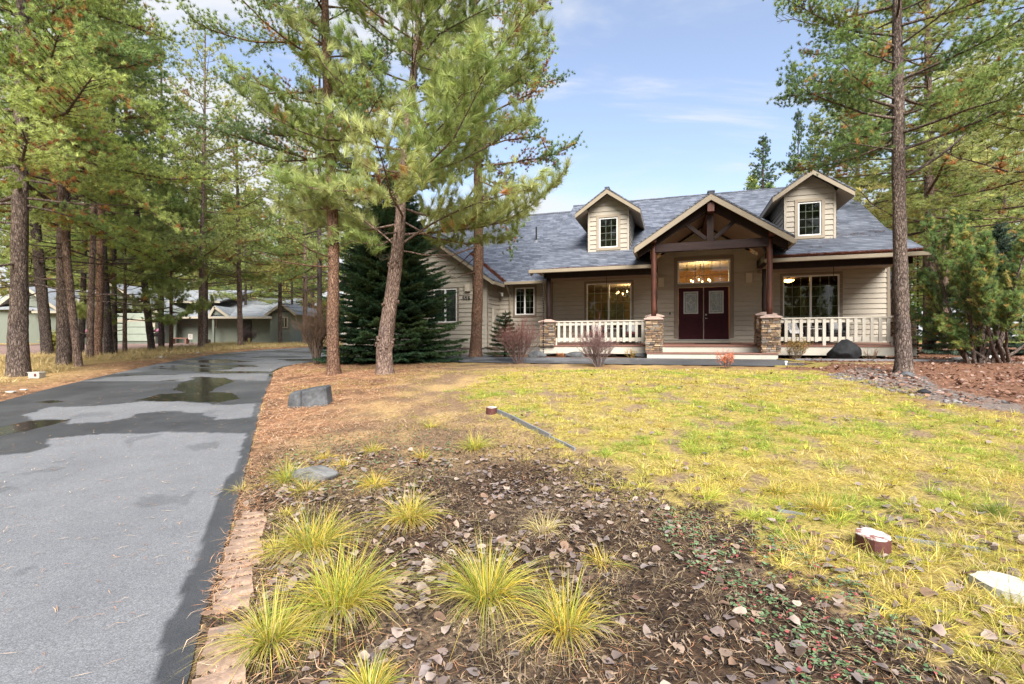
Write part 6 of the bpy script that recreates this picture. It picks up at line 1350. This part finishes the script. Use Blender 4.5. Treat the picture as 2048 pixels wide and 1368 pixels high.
def table(s, t, label, mat):
    o = empty("side_table", (*hs(s, t), z_(.015)), -TH, label, "side table"); m = MB(); m.lathe([(.27, .50), (.28, .51), (.28, .53), (.27, .535)], n=20); m.build("tabletop", mat, o)
    for k in range(3): a = TAU * k / 3; m = MB(); m.tube([(.2 * math.cos(a), .2 * math.sin(a), 0), (.16 * math.cos(a), .16 * math.sin(a), .5)], .015, 6); m.build("leg", M_BLACK, o)
table(-3.42, -.8, "small round dark table between the two wine-red armchairs", M_WICK); table(3.62, -.85, "small round white table between the two charcoal armchairs", M_WHITE)
m = MB(); m.box(-.62, -.3, 0, .62, .3, .022); o = m.build("door_mat", mat_paint("black_rubber", (.02, .02, .02), .8, .3, 20, .4), None, (*hs(.25, -.75), z_(.022)), bevel=.006, rz=-TH); tag(o, "black door mat lying before the double doors", "door mat")

# ------------------------------------------------------------------ small things on the left verge
def marker(px, py, w_px, h_px, label, name="verge_marker", cat="marker block"):
    b = at(px, py); k = b[1] / FP; w_, h_ = w_px * k, h_px * k; o = MB(); o.hexa([(-w_ * .45, -w_ * .3, 0), (w_ * .45, -w_ * .3, 0), (w_ * .45, w_ * .3, 0), (-w_ * .45, w_ * .3, 0), (-w_ * .5, -w_ * .34, h_), (w_ * .5, -w_ * .34, h_ * .97), (w_ * .5, w_ * .34, h_ * .97), (-w_ * .5, w_ * .34, h_)]); return tag(o.build(name, M_WHITEP, None, (b[0], b[1], b[2] - .01), bevel=.01, rz=.15), label, cat)
b = at(74, 756); k = b[1] / FP; o = empty("bucket", (b[0], b[1], b[2] - .01), .2, "white square bucket with a reddish mark at the foot of the thickest pine", "bucket")
m = MB(); q = 9 * k; t_ = 10 * k; h_ = 13 * k; m.hexa([(-q, -q, 0), (q, -q, 0), (q, q, 0), (-q, q, 0), (-t_, -t_, h_), (t_, -t_, h_), (t_, t_, h_), (-t_, t_, h_)]); m.build("body", M_WHITEP, o, bevel=.01); m = MB(); frame(m, -t_ * 1.04, t_ * 1.04, h_ * .9, h_ * 1.03, .02, -t_ * 1.06, -t_ * .98); m.build("rim", M_WHITE, o); m = MB(); m.box(.1 * q, -t_ * .99 - .004, h_ * .35, .55 * q, -t_ * .95, h_ * .75); m.build("mark", M_REDP, o)
marker(322, 716, 7, 4, "small white marker block on the needles before the young pine pair"); marker(396, 706, 5, 3, "tiny white marker block at the driveway edge before the slim light brown pine"); marker(22, 785, 16, 4, "flat white marker block on the needles, closest to the photo's left edge"); marker(48, 780, 12, 3, "flat white marker block just right of the leftmost one")
b = at(498, 689); m = MB(); m.box(-.06, -.06, -.1, .06, .06, 13 * b[1] / FP); tag(m.build("wooden_stake", mat_paint("yellow_stake", (.50, .38, .16), .8, .15), None, b), "short yellowish wooden stake by the light brown pine at the driveway edge", "stake")
b = at(416, 690); m = MB(); m.lathe([(.18, -.1), (.16, .25), (.155, .38), (.14, .4)], n=12); tag(m.build("tree_stump", B_PINK, None, b), "cut tree stump with pale top beside the grey-brown pine", "stump")

# ------------------------------------------------------------------ the neighbouring house
M_NSIDE = mat_paint("sage_siding", (.16, .18, .15), .7, .08, 2, .15, 30, stretch=(8, 1, 1)); M_NDOOR = mat_paint("pale_sage_panel", (.30, .34, .28), .6, .06); M_NTRIM = mat_paint("sand_trim", (.40, .36, .28), .6, .06); M_NGLASS = mat_glass("neighbour_glass", (.5, .55, .55), .12)
NZ = 40.0
nb = empty("house", (0, NZ, 0), 0, "low sage-green neighbouring house with pale roof, seen through the pines at left", "house")
nx = lambda px: (px - 1024) / FP * NZ
nzv = lambda py: E + (HOR - py) / FP * NZ
def NB_(name, mat, mb, bevel=0): return mb.build(name, mat, nb, bevel=bevel)
gy = nzv(694)
m = MB(); m.box(nx(-40), .6, gy, nx(205), 6, nzv(618)); m.box(nx(196), -.6, gy, nx(322), 6, nzv(628)); m.box(nx(318), 2.2, gy, nx(545), 8, nzv(628)); m.box(nx(546), -.2, gy, nx(583), 6, nzv(625))
m.extr([(nx(157), nzv(612)), (nx(240), nzv(572)), (nx(330), nzv(622))], -.58, 5); m.extr([(nx(541), nzv(625)), (nx(569), nzv(610)), (nx(592), nzv(622))], -.18, 5); m.extr([(nx(-10), nzv(606)), (nx(40), nzv(572)), (nx(112), nzv(618))], .62, 5); m.extr([(nx(408), nzv(628)), (nx(414), nzv(612)), (nx(441), nzv(628))], 1.15, 4)
NB_("wall", M_NSIDE, m)
M_NROOF = mat_paint("pale_shingles", (.24, .255, .27), .8, .25, 2, .3, 18)
m = MB(); R2 = lambda pts: m.prism(pts, .12)
R2([(nx(60), .2, nzv(618)), (nx(205), .2, nzv(626)), (nx(205), 7.0, nzv(566)), (nx(60), 7.0, nzv(562))]); R2([(nx(-60), .2, nzv(612)), (nx(62), .2, nzv(618)), (nx(62), 7, nzv(562)), (nx(-60), 7, nzv(560))])
R2([(nx(200), 2.8, nzv(596)), (nx(400), 2.8, nzv(596)), (nx(400), 9, nzv(556)), (nx(200), 9, nzv(556))]); R2([(nx(322), .9, nzv(633)), (nx(546), .9, nzv(631)), (nx(530), 8.5, nzv(578)), (nx(345), 8.5, nzv(574))])
for a, c, d, y0, y1 in (((150, 618), (240, 568), (338, 628), -.95, 6), ((536, 629), (569, 606), (597, 627), -.5, 6), ((-14, 610), (40, 568), (118, 622), .25, 6), ((400, 634), (414, 609), (446, 632), 1.0, 4)):
    P = [(nx(q[0]), nzv(q[1])) for q in (a, c, d)]; m.extr([P[0], P[1], P[2], (P[2][0], P[2][1] - .12), (P[1][0], P[1][1] - .14), (P[0][0], P[0][1] - .12)], y0, y1)
NB_("roof", M_NROOF, m)
m = MB()
for a, c, d, y0 in (((150, 618), (240, 568), (338, 628), -.97), ((536, 629), (569, 606), (597, 627), -.52), ((-14, 610), (40, 568), (118, 622), .23), ((400, 634), (414, 609), (446, 632), .98)):
    for p, q in ((a, c), (c, d)): m.bar((nx(p[0]), y0, nzv(p[1]) - .12), (nx(q[0]), y0, nzv(q[1]) - .12), .05, .2)
m.box(nx(322), .82, nzv(636), nx(546), .9, nzv(632)); m.box(nx(280), 2.72, nzv(600), nx(400), 2.79, nzv(596)); m.box(nx(60), .12, nzv(626), nx(157), .19, nzv(622)); m.box(nx(196), -.66, nzv(634), nx(322), -.61, nzv(629))
NB_("fascia", M_NTRIM, m)
m = MB()
for k in range(4): z0 = gy + .45 + k * .56; m.box(nx(214), -.68, z0 + .015, nx(314), -.62, z0 + .545)
NB_("garage_door", M_NDOOR, m, .02); m = MB(); m.box(nx(205), -.69, gy, nx(213), -.62, nzv(640)); m.box(nx(315), -.69, gy, nx(322), -.62, nzv(640)); m.box(nx(205), -.69, nzv(644), nx(322), -.62, nzv(640) + .05); NB_("garage_trim", M_NTRIM, m)
def nwin(a, b, t, u, y):
    m = MB(); frame(m, nx(a), nx(b), nzv(u), nzv(t), .09, y - .06, y + .02); x = (nx(a) + nx(b)) / 2; m.box(x - .04, y - .05, nzv(u) + .09, x + .04, y + .02, nzv(t) - .09); f = NB_("window", M_NTRIM, m); m = MB(); m.box(nx(a) + .09, y - .02, nzv(u) + .09, nx(b) - .09, y - .01, nzv(t) - .09); m.build("pane", M_NGLASS, f)
    m = MB(); m.box(nx(a) + .09, y - .008, nzv(u) + .09, nx(b) - .09, y - .004, nzv(t) - .09, (.16, .20, .20)); m.build("blind", M_INT, f)
nwin(392, 402, 634, 655, 2.18); nwin(565, 579, 634, 656, -.24); nwin(446, 453, 637, 656, 2.18)
m = MB(); m.box(nx(458), 2.12, gy + .3, nx(474), 2.2, nzv(638)); NB_("front_door", mat_paint("dark_door", (.04, .045, .04), .6), m)
m = MB()
for px in (333, 412, 466, 531): m.box(nx(px) - .08, .95, gy, nx(px) + .08, 1.11, nzv(634))
NB_("porch_post", M_NSIDE, m)
def flower_stand(px, py, label, col):
    b = at(px, py); b = (b[0], min(b[1], NZ - 1.6), 0); b = (nx(px) * b[1] / NZ, b[1], float(hz(nx(px) * b[1] / NZ, b[1]))); k = b[1] / FP; o = empty("flower_stand", b, 0, label, "flower stand"); z = 15 * k
    m = MB(); m.lathe([(.16, z), (.30, z + .12), (.34, z + .26), (.30, z + .27)], n=12); m.build("pot", M_BLACK, o); m = MB()
    for q in range(3): a = TAU * q / 3; m.tube([(.28 * math.cos(a), .28 * math.sin(a), 0), (.2 * math.cos(a), .2 * math.sin(a), z + .1)], .02, 5)
    m.build("stand", M_BLACK, o); g = Geo(); r = np.random.default_rng(px); n = 60; C = np.stack([r.normal(0, .16, n), r.normal(0, .16, n), z + .30 + .12 * r.random(n)], 1); leaf_discs(g, C[:, 0], C[:, 1], C[:, 2], .16, r, [col, col, (.10, .16, .05), (.75, .5, .6)], .7); g.build("blooms", M_LEAF, o)
flower_stand(170, 690, "black stand with pink flowers before the neighbour's wall, seen between pine trunks", (.62, .20, .32)); flower_stand(315, 688, "black stand with pink flowers at the right end of the neighbour's garage door", (.66, .24, .42))
o = empty("garden_bench", (nx(360) * .97, NZ * .97, float(hz(nx(360) * .97, NZ * .97))), 0, "low reddish-brown bench before the neighbour's porch", "bench"); m = MB(); m.box(-.7, -.22, .40, .7, .22, .47); m.build("seat", M_DECK, o)
for x in (-.55, .55): m = MB(); m.box(x - .05, -.2, 0, x + .05, .2, .40); m.build("leg", M_DECK, o)
x = nx(381) * .96; o = empty("yard_sign", (x, NZ * .96, float(hz(x, NZ * .96))), 0, "small white yard sign with red marks beside the neighbour's bench", "yard sign"); m = MB(); m.box(-.17, -.015, .35, .17, .015, .76); m.build("panel", M_WHITEP, o); m = MB(); m.tube([(-.1, 0, -.1), (-.1, 0, .35)], .012, 5); m.tube([(.1, 0, -.1), (.1, 0, .35)], .012, 5); m.build("stake", M_BLACK, o); m = MB(); m.bar((-.09, -.018, .68), (.09, -.018, .60), .006, .03, up=(0, 0, 1)); m.bar((-.09, -.019, .58), (.05, -.019, .48), .006, .03); m.build("marks", M_REDP, o)
